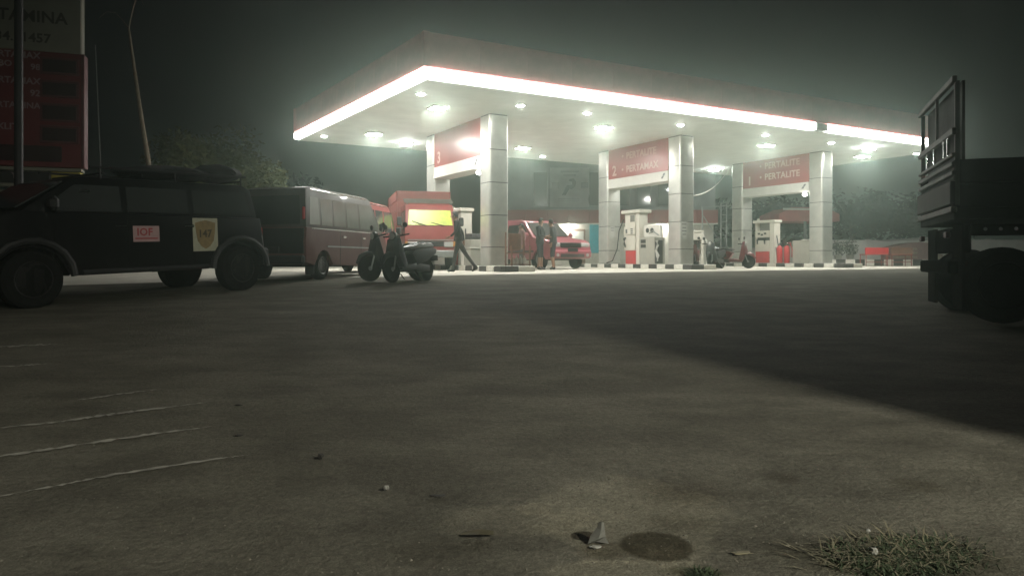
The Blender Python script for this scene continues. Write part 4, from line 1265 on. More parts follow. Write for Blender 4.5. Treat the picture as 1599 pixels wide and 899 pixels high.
scooter(sc(640, 14.7), math.radians(242), 'black scooter with its seat highlight painted pale, in front of the red truck', M['scooter_black'], M['seat_lit'], 5)
s3 = scooter(on(7.45, 26.6, .006), math.radians(235), 'black scooter parked right of the sign two column', M['scooter_black'], M['seat_vinyl'], 5)
s4 = scooter(on(8.35, 27.5, .006), math.radians(320), 'red scooter parked left of the sign one column', M['scooter_red'], M['seat_vinyl'], 5)
s5 = scooter(on(7.05, 28.0, .006), math.radians(250), 'dark maroon scooter half hidden behind the black scooter by sign two', M['maroon'], M['seat_vinyl'], 5)

# oil bottle rack beside the thickest column
p = itop(0, -.75, .3)
r = empty('bottle_rack', p, ang, 'reddish brown rack with white bottles beside the thickest column', 'rack')
finish('back_panel', bx((.0, .0, .72), (.42, .04, .5), .01), M['brown'], r)
for sx in (-1, 1):
    for sy in (0, -.36):
        finish('leg', bx((sx * .31, sy, .5 if sy == 0 else .3), (.04, .04, 1.0 if sy == 0 else .6)), M['brown'], r)
for z in (.04, .38):
    finish('shelf', bx((0, -.18, z), (.62, .36, .03), .004), M['brown'], r)
for i in range(4):
    b = finish('oil_bottle', lathe(new_bm(), [(.05, 0), (.055, .02), (.055, .16), (.02, .2), (.02, .25)], 10, 'Z'), M['bottle_oil'])
    q = Matrix.Rotation(ang, 4, 'Z') @ Vector((-.21 + i * .14, -.22, .057))
    b.location = p + q
    tag(b, 'white oil bottle %s the lowest shelf of the brown rack' % ('at the column end of', 'second from the column end of', 'third from the column end of', 'at the outer end of')[i], 'bottle', 'oil bottles on the rack')

# ------------------------------------------------------------------ people
def person(loc, rz, label, pose, mats, shorts=False, scale=1.0):
    """pose: dict of joints (x forward, y left, z up)"""
    r = empty('person', loc, rz, label, 'person')
    r.scale = (scale,) * 3
    J = pose
    order = ['pelvis', 'spine', 'chest', 'neck', 'head', 'crown',
             'shL', 'elL', 'wrL', 'haL', 'shR', 'elR', 'wrR', 'haR',
             'hiL', 'knL', 'anL', 'toL', 'hiR', 'knR', 'anR', 'toR', 'heL', 'heR']
    rad = dict(pelvis=(.15, .12), spine=(.14, .115), chest=(.165, .12), neck=(.055, .058), head=(.083, .092), crown=(.06, .07),
               sh=(.065, .065), el=(.045, .045), wr=(.03, .026), ha=(.04, .022), hi=(.092, .092), kn=(.06, .06), an=(.042, .042), to=(.042, .03), he=(.04, .035))
    edges = [('pelvis', 'spine'), ('spine', 'chest'), ('chest', 'neck'), ('neck', 'head'), ('head', 'crown')]
    for s in 'LR':
        edges += [('chest', 'sh' + s), ('sh' + s, 'el' + s), ('el' + s, 'wr' + s), ('wr' + s, 'ha' + s),
                  ('pelvis', 'hi' + s), ('hi' + s, 'kn' + s), ('kn' + s, 'an' + s), ('an' + s, 'to' + s), ('an' + s, 'he' + s)]
    me = bpy.data.meshes.new('body')
    me.from_pydata([J[k] for k in order], [(order.index(a), order.index(b)) for a, b in edges], [])
    o = bpy.data.objects.new('tmp', me); COL.objects.link(o)
    sk = o.modifiers.new('s', 'SKIN'); sk.use_smooth_shade = True
    for i, k in enumerate(order):
        rr = rad.get(k) or rad[k[:2]]
        me.skin_vertices[0].data[i].radius = rr
    me.skin_vertices[0].data[0].use_root = True
    sb = o.modifiers.new('u', 'SUBSURF'); sb.levels = 2; sb.render_levels = 2
    dg = bpy.context.evaluated_depsgraph_get(); dg.update()
    nm = bpy.data.meshes.new_from_object(o.evaluated_get(dg))
    bpy.data.objects.remove(o)
    bm = new_bm(); bm.from_mesh(nm)
    # fingers and thumb
    for s in 'LR':
        h = Vector(J['ha' + s]); w = Vector(J['wr' + s]); dd = (h - w).normalized()
        side = Vector((1, 0, 0)) - dd * dd.x
        if side.length < .1: side = Vector((0, 0, 1)) - dd * dd.z
        side.normalize(); palm = dd.cross(side).normalized() * (1 if s == 'L' else -1)
        for k, l in enumerate((.070, .078, .073, .058)):
            b0 = h + side * (.027 - .018 * k)
            tube(bm, [b0 - dd * .01, b0 + dd * l * .45 + palm * .008, b0 + dd * l * .8 + palm * .028], [.0095, .0085, .0065], 6)
        b0 = w.lerp(h, .45) + side * .03
        tube(bm, [b0, b0 + side * .03 + dd * .025, b0 + side * .035 + dd * .06], [.012, .010, .008], 6)
    # nose and ears
    hd = Vector(J['head']); fw = (Vector(J.get('face', (1, 0, 0)))).normalized(); lt = Vector((-fw.y, fw.x, 0)).normalized()
    tube(bm, [hd + fw * .085 + Vector((0, 0, .03)), hd + fw * .108 + Vector((0, 0, -.008)), hd + fw * .09 + Vector((0, 0, -.018))], [.008, .014, .01], 6)
    for s in (1, -1):
        tube(bm, [hd + lt * s * .082 + Vector((0, 0, .03)), hd + lt * s * .095 + Vector((0, 0, .005)), hd + lt * s * .083 + Vector((0, 0, -.03))], [.01, .016, .008], 6)
    # material per region
    def seg_d(p, a, b):
        a = Vector(a); b = Vector(b); t = max(0, min(1, (p - a).dot(b - a) / max(1e-6, (b - a).length_squared)))
        return (p - a.lerp(b, t)).length, t
    bm.faces.ensure_lookup_table()
    for f in bm.faces:
        p = f.calc_center_median()
        best = min(((seg_d(p, J[a], J[b]), (a, b)) for a, b in edges), key=lambda q: q[0][0])
        (dist, t), (a, b) = best
        if a in ('neck', 'head') or (a == 'chest' and b == 'neck' and t > .82): f.material_index = 0
        elif a[:2] == 'wr': f.material_index = 0
        elif a[:2] == 'el': f.material_index = 0 if (pose.get('short_sleeve') or t > .93) else 1
        elif a == 'chest' or a == 'spine' or a[:2] == 'sh': f.material_index = 1
        elif a == 'pelvis' and b == 'spine': f.material_index = 1 if t > .15 else 2
        elif a[:2] in ('pe', 'hi'): f.material_index = 2
        elif a[:2] == 'kn': f.material_index = (0 if shorts and t > .12 else 2)
        else: f.material_index = 3
    body = finish('body', bm, mats, r, angle=80)
    # hair cap
    bm = new_bm()
    bmesh.ops.create_icosphere(bm, subdivisions=3, radius=1.0)
    kill = []
    for v in bm.verts:
        n = v.co.copy()
        v.co = hd + Vector((0, 0, .035)) - fw * .012 + Vector((n.x * .096, n.y * .096, n.z * .112)) * (1 + .03 * math.sin(18 * n.x + 9 * n.y))
        loc = v.co - hd
        if loc.z < -.03 or (loc.dot(fw) > .035 and loc.z < .075): kill.append(v)
    bmesh.ops.delete(bm, geom=kill, context='VERTS')
    bmesh.ops.solidify(bm, geom=bm.faces[:], thickness=.008)
    finish('hair', bm, M['hair'], r)
    # shirt hem
    c = Vector(J['pelvis'])
    hem = lathe(new_bm(), [(.172, c.z - .05), (.165, c.z + .03), (.15, c.z + .12), (.13, c.z + .15)], 20, 'Z', (c.x, c.y, 0))
    for v in hem.verts: v.co.x = c.x + (v.co.x - c.x) * .80
    finish('shirt_hem', hem, mats[1], r)
    return r
BASE = dict(pelvis=(0, 0, .93), spine=(0, 0, 1.13), chest=(0, 0, 1.34), neck=(.01, 0, 1.49), head=(.03, 0, 1.59), crown=(.02, 0, 1.66),
            shL=(0, .185, 1.40), shR=(0, -.185, 1.40), hiL=(0, .095, .87), hiR=(0, -.095, .87),
            elL=(-.03, .23, 1.13), elR=(-.03, -.23, 1.13), wrL=(.06, .24, .90), wrR=(.06, -.24, .90), haL=(.09, .24, .81), haR=(.09, -.24, .81),
            knL=(.02, .10, .48), knR=(.02, -.10, .48), anL=(0, .10, .08), anR=(0, -.10, .08), toL=(.15, .12, .035), toR=(.15, -.12, .035), heL=(-.05, .10, .035), heR=(-.05, -.10, .035))
walk = dict(BASE, spine=(.02, 0, 1.12), chest=(.05, 0, 1.33), neck=(.08, 0, 1.47), head=(.12, 0, 1.57), crown=(.11, 0, 1.64),
            shL=(.03, .185, 1.39), shR=(.05, -.185, 1.39), elL=(.08, .25, 1.14), wrL=(.24, .22, 1.0), haL=(.31, .20, .96),
            elR=(-.12, -.25, 1.14), wrR=(-.17, -.26, .90), haR=(-.16, -.26, .81),
            knL=(.10, .10, .50), anL=(.16, .10, .08), toL=(.32, .12, .04), heL=(.11, .10, .035),
            knR=(-.22, -.10, .50), anR=(-.50, -.10, .13), toR=(-.38, -.12, .035), heR=(-.56, -.10, .12), face=(1, 0, -.1))
p = sc(716, 20.4)
person(p, math.radians(188), 'person in black clothes walking past the red truck toward the scooters', walk, [M['skin'], M['cloth_black'], M['cloth_dark'], M['shoe']])
talk1 = dict(BASE, elR=(.06, -.25, 1.14), wrR=(.25, -.12, 1.10), haR=(.33, -.08, 1.12), elL=(.06, .25, 1.14), wrL=(.27, .12, 1.08), haL=(.34, .06, 1.08),
             head=(.06, 0, 1.58), face=(1, .1, -.25), knR=(.04, -.13, .48), anR=(.02, -.15, .08), toR=(.16, -.2, .035), heR=(-.03, -.14, .035))
p = sc(843, 24.2)
person(p, math.radians(-25), 'person in dark jacket, left one of the pair in front of the red car', talk1, [M['skin'], M['cloth_black'], M['cloth_navy'], M['shoe']], True)
talk2 = dict(BASE, elR=(.02, -.25, 1.14), wrR=(.20, -.18, 1.05), haR=(.28, -.14, 1.06), elL=(-.06, .24, 1.13), wrL=(.02, .26, .90), haL=(.04, .26, .81),
             chest=(.03, 0, 1.33), neck=(.06, 0, 1.47), head=(.10, 0, 1.57), crown=(.10, 0, 1.64), face=(1, 0, -.3), knL=(.04, .12, .48), anL=(-.04, .14, .08), toL=(.1, .18, .035), heL=(-.09, .13, .035))
p = sc(864, 24.6)
person(p, math.radians(168), 'person in grey-backed dark top, right one of the pair in front of the red car', talk2, [M['skin'], M['cloth_dark'], M['cloth_navy'], M['shoe']], True)
sit = dict(BASE)
p = sc(815, 25.6)
person(p, math.radians(200), 'person in maroon top standing between the bottle rack and the red car', dict(BASE, elR=(.02, -.25, 1.14), wrR=(.2, -.2, 1.0), haR=(.28, -.18, .98)), [M['skin'], M['stall_maroon'], M['cloth_dark'], M['shoe']], False, .93)

# ------------------------------------------------------------------ price pylon on the left
def pylon():
    xd = Vector((.95, .31, 0)).normalized()
    right = Vector((-9.4, 16.0, 0))      # right edge of the panel
    Wd = 2.55
    o = right - xd * (Wd / 2)
    ga = gz(16.4)
    r = empty('price_pylon', (o.x, o.y, ga), math.atan2(xd.y, xd.x), 'tall white and red fuel price pylon with rows of unlit displays', 'price sign')
    y0 = -.16
    rel = lambda py, D=16.0: 1 + (407 - py) * D / FPX - ga    # local z from pixel row at the right edge
    ztop = rel(-55)
    z_wr = rel(88); z_red = rel(264)
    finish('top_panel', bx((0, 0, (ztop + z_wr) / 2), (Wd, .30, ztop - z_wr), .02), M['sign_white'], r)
    finish('price_panel', bx((0, 0, (z_wr + z_red) / 2), (Wd - .003, .296, z_wr - z_red - .004), .01), M['sign_dim_red'], r)
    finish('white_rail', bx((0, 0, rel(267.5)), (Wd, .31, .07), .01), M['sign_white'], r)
    finish('lower_panel', bx((-.25, 0, rel(281)), (Wd - .5, .28, .26), .01), M['sign_black'], r)
    finish('yellow_panel', bx((Wd / 2 - .30, 0, rel(283)), (.56, .285, .34), .01), M['sign_yellow'], r)
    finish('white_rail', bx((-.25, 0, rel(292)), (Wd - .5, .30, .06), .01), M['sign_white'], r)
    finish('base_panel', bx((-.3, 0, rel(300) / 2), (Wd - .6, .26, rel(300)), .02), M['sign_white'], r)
    finish('side_frame', bx((Wd / 2 + .03, 0, (z_wr + z_red) / 2), (.06, .33, z_wr - z_red), .01), M['sign_frame'], r)
    finish('side_frame', bx((-Wd / 2 - .03, 0, (z_wr + z_red) / 2), (.06, .33, z_wr - z_red), .01), M['sign_frame'], r)
    # displays
    for py0, py1 in ((100, 119), (135, 154), (170, 191), (204, 224)):
        a, b = rel(py0), rel(py1)
        f = finish('display_frame', bx((Wd / 2 - .41, y0 + .006, (a + b) / 2), (.74, .04, a - b + .1), .01), M['sign_frame'], r)
        finish('display', bx((Wd / 2 - .41, y0 - .014, (a + b) / 2), (.64, .02, a - b), .006), M['sign_dark'], f)
    a, b = rel(232), rel(256)
    finish('display', bx((-.12, y0 + .0, (a + b) / 2), (Wd - .5, .02, a - b), .006), M['sign_dark'], r)
    Y = y0 + .006
    X = lambda px: Wd / 2 - (125 - px) / 1140 * 16.0 * 1.06
    def T(s, px_right, py, size, m, dy=0, al='RIGHT'):
        text(s, size, m, r, (X(px_right), Y + dy, rel(py)), (1, 0, 0), (0, 0, 1), .004, al, 1.02)
    T('PERTAMINA', 107, 44, .34, M['sign_letter'])
    T('34.91457', 86, 75, .27, M['sign_letter'])
    T('PERTAMAX', 73, 100, .19, M['sign_letter_pale'])
    T('TURBO', 38, 114, .18, M['sign_letter_pale'])
    T('98', 73, 117, .18, M['sign_letter_pale'])
    T('PERTAMAX', 73, 139, .19, M['sign_letter_pale'])
    T('92', 73, 157, .19, M['sign_letter_pale'])
    T('PERTAMINA', 73, 176, .18, M['sign_letter_pale'])
    T('DEX', 20, 190, .17, M['sign_letter_pale'])
    T('DEXLITE', 52, 209, .19, M['sign_letter_pale'])
    T('CC', 23, 280, .17, M['sign_letter_pale'])
    T('Y', 44, 282, .17, M['sign_letter_pale'])
    # emblem of three slanting bars over the name
    for (x, z, m) in ((X(70), 8, 'logo_green'), (X(45), 4, 'logo_red'), (X(10), 12, 'logo_blue')):
        bm = new_bm()
        zz = rel(z)
        frame_poly(bm, [(x - .2, Y - .002, zz), (x + .1, Y - .002, zz), (x + .25, Y - .002, zz + .3), (x - .05, Y - .002, zz + .3)], .006)
        finish('emblem', bm, M[m], r)
    # support legs at the back
    for x in (-.7, .7):
        finish('post', bx((x, .25, ztop / 2), (.16, .16, ztop - .1), .02), M['silver_pole'], r)
    return r
pylon()
# dark pole before the pylon
D = 12.2; x = (29 - 799.5) * D / FPX
r = empty('dark_pole', on(x, D, -.01), 0, 'dark upright pole in front of the price pylon', 'pole')
finish('shaft', tb([(0, 0, 0), (0, 0, 7.5)], [.068, .06], 12), M['silver_pole'], r)
finish('cap', lathe(new_bm(), [(.09, 7.5), (.09, 7.56), (.03, 7.6)], 12, 'Z'), M['silver_pole'], r)

# leaning slender tree trunk
def leaning_tree():
    D = 21.0
    P = lambda px, py, dd=0: Vector(((px - 799.5) * (D + dd) / FPX, D + dd, 1 + (407 - py) * (D + dd) / FPX))
    b = P(240, 407); b.z = gz(D) - .05
    r = empty('leaning_tree', b, 0, 'slender pale tree trunk leaning left with bare drooping twigs', 'tree')
    L = lambda p: p - b
    tr_ = [L(Vector((b.x + .05, b.y, b.z))), L(P(240, 330)), L(P(233, 262)), L(P(220, 180)), L(P(210, 110)), L(P(201, 45))]
    finish('trunk', tb(tr_, [.10, .085, .072, .06, .048, .03], 9), M['bark'], r)
    top = tr_[-1]
    for k, (dx, dz, dy) in enumerate(((-.9, .55, .2), (.5, .9, -.2))):
        pts = [top + Vector((dx * t, dy * t, dz * math.sin(t * 2.2))) for t in (0, .25, .5, .8, 1.1)]
        b_ = finish('twig', tb(pts, [.02, .015, .012, .008, .004], 5), M['bark'], r)
leaning_tree()

# leafy trees
def leafy(x, y, h, rr, label, mleaf, nleaf=5200, ls=.16, name='leafy_tree', trunk=.14):
    r = empty(name, (x, y, gz(y) - .02), 0, label, 'tree', 'trees beyond the station')
    rnd = random.Random(int(x * 10 + y))
    bm = new_bm()
    tube(bm, [(0, 0, 0), (.05, 0, h * .25), (-.05, .05, h * .5), (0, 0, h * .75)], [trunk, trunk * .8, trunk * .6, trunk * .25], 8)
    ends = []
    for k in range(9):
        a = rnd.uniform(0, 2 * PI); z0 = h * rnd.uniform(.3, .6)
        e = Vector((math.cos(a) * rr * .62, math.sin(a) * rr * .62, z0 + h * rnd.uniform(.1, .3)))
        tube(bm, [(0, 0, z0), e * .5 + Vector((0, 0, z0 * .5)), e], [trunk * .4, trunk * .25, trunk * .08], 6)
        ends.append(e)
    finish('trunk', bm, M['bark_dark'], r)
    clumps = [(e + Vector((0, 0, .2)), rr * rnd.uniform(.35, .55)) for e in ends]
    clumps += [(Vector((rnd.uniform(-.6, .6) * rr, rnd.uniform(-.5, .5) * rr, h * rnd.uniform(.5, .88))), rr * rnd.uniform(.3, .5)) for _ in range(9)]
    verts = []; faces = []
    for i in range(nleaf):
        c, cr = rnd.choice(clumps)
        d = Vector((rnd.gauss(0, 1), rnd.gauss(0, 1), rnd.gauss(0, .8))).normalized() * cr * rnd.uniform(.45, 1.05)
        p = c + d
        a1 = Vector((rnd.gauss(0, 1), rnd.gauss(0, 1), rnd.gauss(0, .6))).normalized() * ls * rnd.uniform(.6, 1.2)
        a2 = a1.cross(Vector((rnd.gauss(0, 1), rnd.gauss(0, 1), 1.0))).normalized() * ls * .4
        n = len(verts)
        verts += [p - a1, p + a2, p + a1, p - a2]; faces.append((n, n + 1, n + 2, n + 3))
    me = bpy.data.meshes.new('crown'); me.from_pydata(verts, [], faces); me.materials.append(mleaf)
    o = bpy.data.objects.new('crown', me); COL.objects.link(o); o.parent = r
    return r
leafy(-12.0, 28.5, 5.4, 2.3, 'broad olive bushy tree behind the black off-roader, the taller one', M['leaf'], 8000, .13)
leafy(-9.9, 27.5, 3.9, 1.5, 'smaller olive bush tree right of the broad one behind the off-roader', M['leaf'], 4500, .12)
leafy(-14.9, 30, 3.8, 1.8, 'low olive bush tree between the leaning trunk and the broad one', M['leaf'], 4000, .13)
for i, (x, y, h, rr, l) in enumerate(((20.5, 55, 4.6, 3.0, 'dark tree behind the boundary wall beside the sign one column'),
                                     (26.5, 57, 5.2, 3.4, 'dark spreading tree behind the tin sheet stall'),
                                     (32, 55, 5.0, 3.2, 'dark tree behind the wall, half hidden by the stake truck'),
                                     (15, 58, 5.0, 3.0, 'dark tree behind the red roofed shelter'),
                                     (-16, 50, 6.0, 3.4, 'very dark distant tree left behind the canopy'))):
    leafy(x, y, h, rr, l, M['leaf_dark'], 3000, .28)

# ------------------------------------------------------------------ kiosk added out of view to block light, and street lamp behind the camera (they cast the wedge of shade on the yard)
r = empty('shade_kiosk', (5.87, .55, 0), 0, 'shuttered kiosk block added outside the picture to shade the yard', 'kiosk')
finish('wall', bx((0, 0, 2.7), (3.0, 2.1, 5.4), .02), M['grey_wall'], r)
finish('roof', prism_y(new_bm(), [(-1.5, 5.41), (1.5, 5.41), (1.5, 5.5), (0, 5.7), (-1.5, 5.5)], -1.1, 1.1), M['tin'], r)
for k in range(12):
    finish('shutter_slat', bx((-1.515, 0, .3 + k * .17), (.03, 1.6, .15), .004), M['pipe'], r)
lx, ly = 6.87, -6.0
r = empty('street_lamp', (lx + .9, ly, gz(ly)), 0, 'street lamp on a tall pole outside the picture behind the viewer', 'street lamp')
finish('pole', tb([(0, 0, 0), (0, 0, 6.2)], [.09, .05], 10), M['pipe'], r)
finish('arm', tb([(0, 0, 6.2), (-.3, 0, 6.4), (-.75, 0, 6.4)], .03, 7), M['pipe'], r)
finish('lamp_head', bx((-.9, 0, 6.38), (.5, .24, .12), .03), M['pipe'], r)
finish('lens', bx((-.9, 0, 6.305), (.34, .18, .02), .004), M['lamp_small'], r)
ld = bpy.data.lights.new('street_lamp_light', 'AREA')
ld.shape = 'RECTANGLE'; ld.size = .34; ld.size_y = .2
ld.energy = STREET_W; ld.color = (1, .96, .82)
lo = bpy.data.objects.new('street_lamp_light', ld); COL.objects.link(lo); lo.parent = r
lo.location = (-.9, 0, 6.28)
ld.spread = math.radians(104)
dirv = Vector((-2.6, 6.6, -7.4)).normalized()
lo.rotation_euler = dirv.to_track_quat('-Z', 'Y').to_euler()

# ------------------------------------------------------------------ foreground details
def blob(name, px, py, wpx, hpx, m, label, cat, dz=.002, seed=0, n=26, thick=.004, rough=.12):
    c = gpoint(px, py); rnd = random.Random(seed)
    ph = [rnd.uniform(0, 6.28) for _ in range(4)]
    pts = []
    for k in range(n):
        t = 2 * PI * k / n
        q = 1 + rough * (math.sin(2 * t + ph[0]) * .5 + math.sin(3 * t + ph[1]) * .4 + math.sin(5 * t + ph[2]) * .25)
        g = gpoint(px + math.cos(t) * wpx / 2 * q, py - math.sin(t) * hpx / 2 * q)
        pts.append(g)
    bm = new_bm()
    A = [bm.verts.new((g.x - c.x, g.y - c.y, gz(g.y) + dz + thick - c.z)) for g in pts]
    B = [bm.verts.new((g.x - c.x, g.y - c.y, gz(g.y) + dz - .004 - c.z)) for g in pts]
    bm.faces.new(A); bm.faces.new(list(reversed(B)))
    for i in range(n): bm.faces.new((A[i], B[i], B[(i + 1) % n], A[(i + 1) % n]))
    o = finish(name, bm, m); o.location = c
    return o
M['stain'] = mat('dark_oil_stain', (.050, .045, .034), .9, 0, .3, 14, spec=.05)
M['stain_soft'] = mat('damp_patch', (.105, .098, .075), .9, 0, .3, 6, spec=.08)
M['pale_patch'] = mat('pale_worn_patch', (.225, .215, .17), .85, 0, .15, 4, .2)
def stain(*a, **k):
    o = blob('ground_stain', *a, **k); o['kind'] = 'structure'; return o
# thin broken pale lines laid on the ground at the left
M['pale_line'] = mat('pale_ground_line', (.30, .29, .25), .85, 0, .4, 9)
def pale_line(pts, w, lab, seed):
    rnd = random.Random(seed)
    bm = new_bm(); prev = None
    P = []
    for (a, b) in zip(pts, pts[1:]):
        for k in range(16):
            t = k / 16; P.append((a[0] + (b[0] - a[0]) * t, a[1] + (b[1] - a[1]) * t))
    P.append(pts[-1])
    n = len(P)
    L = []; Rr_ = []
    for i, (px, py) in enumerate(P):
        e = min(1, 3 * i / n + .15, 3 * (n - 1 - i) / n + .1)
        ww = w * e * (rnd.uniform(.35, .95) if rnd.random() < .8 else .12)
        j = rnd.uniform(-.6, .6)
        g0 = gpoint(px, py + j - ww / 2); g1 = gpoint(px, py + j + ww / 2)
        L.append(bm.verts.new((g0.x, g0.y, gz(g0.y) + .006))); Rr_.append(bm.verts.new((g1.x, g1.y, gz(g1.y) + .006)))
    for i in range(n - 1):
        bm.faces.new((L[i], L[i + 1], Rr_[i + 1], Rr_[i]))
    o = finish('ground_marking', bm, M['pale_line']); o['kind'] = 'structure'; o['label'] = lab
pale_line([(-60, 675), (90, 660), (165, 649), (230, 641), (330, 628)], 4.2, 'pale line across the asphalt, upper long one', 1)
pale_line([(-60, 722), (60, 705), (200, 684), (330, 667)], 5.0, 'pale line across the asphalt, brightest one', 2)
pale_line([(-60, 788), (60, 765), (180, 742), (330, 719), (390, 711)], 4.0, 'pale line across the asphalt, lowest one', 3)
pale_line([(110, 627), (180, 617), (250, 608)], 2.2, 'short faint pale line on the asphalt', 4)
pale_line([(-40, 545), (40, 540), (90, 538)], 2.4, 'faint pale line near the off-roader wheel', 5)
pale_line([(-40, 574), (30, 572), (80, 568)], 2.0, 'second faint pale line near the off-roader wheel', 6)

# crumpled plastic scrap
def crumple(px, py, s, m, label, seed, cat='litter', stretch=(1, 1, 1)):
    rnd = random.Random(seed); c = gpoint(px, py)
    bm = new_bm(); bmesh.ops.create_icosphere(bm, subdivisions=2, radius=1)
    for v in bm.verts:
        v.co *= rnd.uniform(.55, 1.15)
        v.co = Vector((v.co.x * s * stretch[0], v.co.y * s * stretch[1], v.co.z * s * stretch[2]))
    zmin = min(v.co.z for v in bm.verts)
    for v in bm.verts: v.co.z -= zmin
    o = finish('litter_scrap', bm, m, smooth=False); o.location = c + Vector((0, 0, .004))
    o['kind'] = 'thing'
    return tag(o, label, cat)
def foil(px, py, label):
    c = gpoint(px, py)
    bm = new_bm()
    rows = [[(-.045, 0, 0), (.0, .01, .005), (.06, 0, 0)], [(-.03, .01, .035), (.008, -.012, .03), (.045, .01, .03)], [(.0, .01, .075), (.02, -.008, .07), (.04, .012, .072)], [(.012, .012, .105), (.025, .0, .11), (.036, .01, .10)]]
    g = [[bm.verts.new(Vector(p) * .66) for p in row] for row in rows]
    for i in range(3):
        for j in range(2):
            bm.faces.new((g[i][j], g[i][j + 1], g[i + 1][j + 1], g[i + 1][j]))
    bmesh.ops.solidify(bm, geom=bm.faces[:], thickness=.003)
    o = finish('plastic_scrap', bm, M['plastic_scrap'], smooth=False); o.location = c + Vector((0, 0, .006))
    return tag(o, label, 'litter')
foil(932, 851, 'crumpled white plastic scrap standing up beside the small dark stain')
crumple(930, 857, .012, M['plastic_scrap'], 'tiny white crumb of plastic below the standing scrap', 3, stretch=(1.6, 1, .4))
crumple(603, 767, .012, M['plastic_scrap'], 'tiny bright scrap alone on the dark asphalt', 4)
crumple(971 + 392, 869, .015, M['plastic_scrap'], 'pale pebble lying in the grass tuft', 5)
crumple(1355, 834, .008, M['plastic_scrap'], 'small white fleck at the top of the grass tuft', 6)
crumple(1158, 866, .018, M['straw'], 'flat pale scrap between the oil stain and the grass', 7, stretch=(2.2, 1, .2))
crumple(500, 718, .015, M['dark_scrap'], 'small dark scrap on the middle of the asphalt', 8)
crumple(372, 682, .016, M['dark_scrap'], 'dark twig-like scrap near the pale lines', 9, stretch=(1.8, .6, .3))
crumple(372, 634, .016, M['dark_scrap'], 'dark scrap above the pale lines', 10, stretch=(1.8, .6, .3))
crumple(684, 776, .018, M['dark_scrap'], 'thin dark scrap on the asphalt left of the leaf', 11, stretch=(2.2, .5, .2))
# curled leaf
c = gpoint(745, 838)
bm = new_bm(); n = 10
ra = []
for i in range(n + 1):
    t = i / n; x = (t - .5) * .11; w = .028 * math.sin(PI * t) + .002
    ra.append([bm.verts.new((x, -w, .004 + .012 * abs(math.sin(PI * t)))), bm.verts.new((x, 0, .004)), bm.verts.new((x, w, .006 + .01 * t))])
for i in range(n):
    for j in range(2): bm.faces.new((ra[i][j], ra[i + 1][j], ra[i + 1][j + 1], ra[i][j + 1]))
bmesh.ops.solidify(bm, geom=bm.faces[:], thickness=.002)
o = finish('curled_leaf', bm, M['straw']); o.location = c + Vector((0, 0, .004)); tag(o, 'curled dry leaf lying alone on the asphalt', 'leaf')

# grass tuft and straw
def tuft(px0, px1, py0, py1, n, m, hmin, hmax, name, lab, seed, flat=.5):
    rnd = random.Random(seed); verts = []; faces = []
    for i in range(n):
        t = rnd.gauss(.5, .22); u = rnd.gauss(.5, .25)
        if ((t - .5) / .5) ** 2 + ((u - .55) / .45) ** 2 > rnd.uniform(.25, 1.1): continue
        g = gpoint(px0 + (px1 - px0) * t, py0 + (py1 - py0) * min(1, max(0, u)))
        h = rnd.uniform(hmin, hmax); a = rnd.uniform(0, 2 * PI); b = rnd.uniform(.2, 1.0)
        d = Vector((math.cos(a), math.sin(a), 0)) * h * (flat + rnd.random()); s = Vector((-math.sin(a), math.cos(a), 0)) * rnd.uniform(.0015, .003)
        z = Vector((0, 0, h * rnd.uniform(.15, 1.0 - flat * .6)))
        k = len(verts)
        verts += [g - s, g + s, g + d * .5 + z * .8 + s * .8, g + d * .5 + z * .8 - s * .8, g + d + z * .9]
        faces += [(k, k + 1, k + 2, k + 3), (k + 3, k + 2, k + 4)]
    me = bpy.data.meshes.new(name); me.from_pydata(verts, [], faces); me.materials.append(m)
    o = bpy.data.objects.new(name, me); COL.objects.link(o); o['kind'] = 'stuff'; o['label'] = lab; o['category'] = 'grass'
    return o
tuft(1265, 1570, 824, 915, 3600, M['grass'], .012, .045, 'grass_tuft', 'patch of low dark green grass at the lower right of the yard', 1)
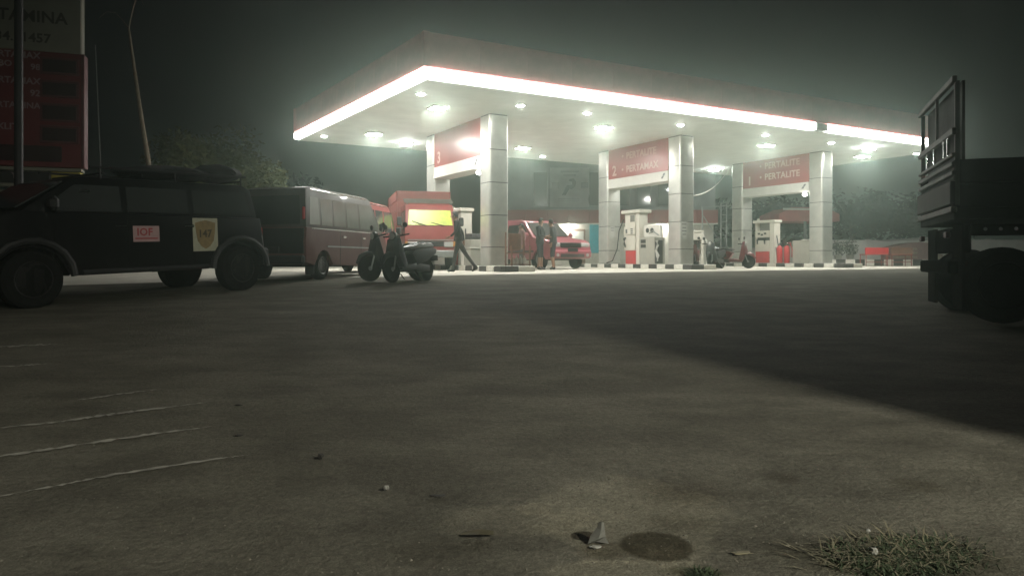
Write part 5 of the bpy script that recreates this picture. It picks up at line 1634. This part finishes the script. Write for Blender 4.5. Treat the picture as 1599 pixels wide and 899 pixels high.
tuft(1215, 1570, 822, 905, 900, M['straw'], .02, .08, 'dry_grass', 'dry straw stalks mixed through the dark grass patch', 2, .9)
tuft(1060, 1130, 885, 915, 500, M['grass'], .01, .035, 'grass_sprigs', 'thin sprigs of grass at the bottom edge of the picture', 4)

M['pebble'] = mat('yard_pebble', (.15, .14, .115), .95, 0, .4, 3, spec=.1)
rnd = random.Random(11); V_ = []; F_ = []
for i in range(2600):
    y = 2.0 + 9 * rnd.random() ** 1.8; x = rnd.uniform(-.72, .72) * y
    s_ = rnd.uniform(.0015, .005) * (1.6 if rnd.random() < .05 else 1)
    k = len(V_); z = gz(y)
    V_ += [(x + s_, y, z), (x, y + s_ * rnd.uniform(.6, 1.2), z), (x - s_, y, z), (x, y - s_ * rnd.uniform(.6, 1.2), z), (x + rnd.uniform(-.3, .3) * s_, y, z + s_ * rnd.uniform(.5, 1.1))]
    F_ += [(k, k + 1, k + 4), (k + 1, k + 2, k + 4), (k + 2, k + 3, k + 4), (k + 3, k, k + 4)]
me = bpy.data.meshes.new('gravel'); me.from_pydata(V_, [], F_); me.materials.append(M['pebble'])
o = bpy.data.objects.new('gravel', me); COL.objects.link(o); o['kind'] = 'stuff'; o['label'] = 'loose grit scattered over the dusty asphalt'

# ------------------------------------------------------------------ haze: volume added to give a glow around the station lamps
bm = bx((0, 0, 0), (1, 1, 1))
hz = finish('haze', bm, None, smooth=False)
hz.scale = (296, 296, 12.5)
hz.location = (0, 0, -1.2 + 6.25)
hz['kind'] = 'stuff'; hz['label'] = 'thin haze added over the whole yard for the glow around the lamps'
hm = bpy.data.materials.new('glow_haze'); hm.use_nodes = True
nt = hm.node_tree; nt.nodes.clear()
ou = nt.nodes.new('ShaderNodeOutputMaterial'); pv = nt.nodes.new('ShaderNodeVolumePrincipled')
pv.inputs['Color'].default_value = (.76, .95, .84, 1)
pv.inputs['Density'].default_value = HAZE
pv.inputs['Anisotropy'].default_value = .89
nt.links.new(pv.outputs[0], ou.inputs['Volume'])
hz.data.materials.append(hm)
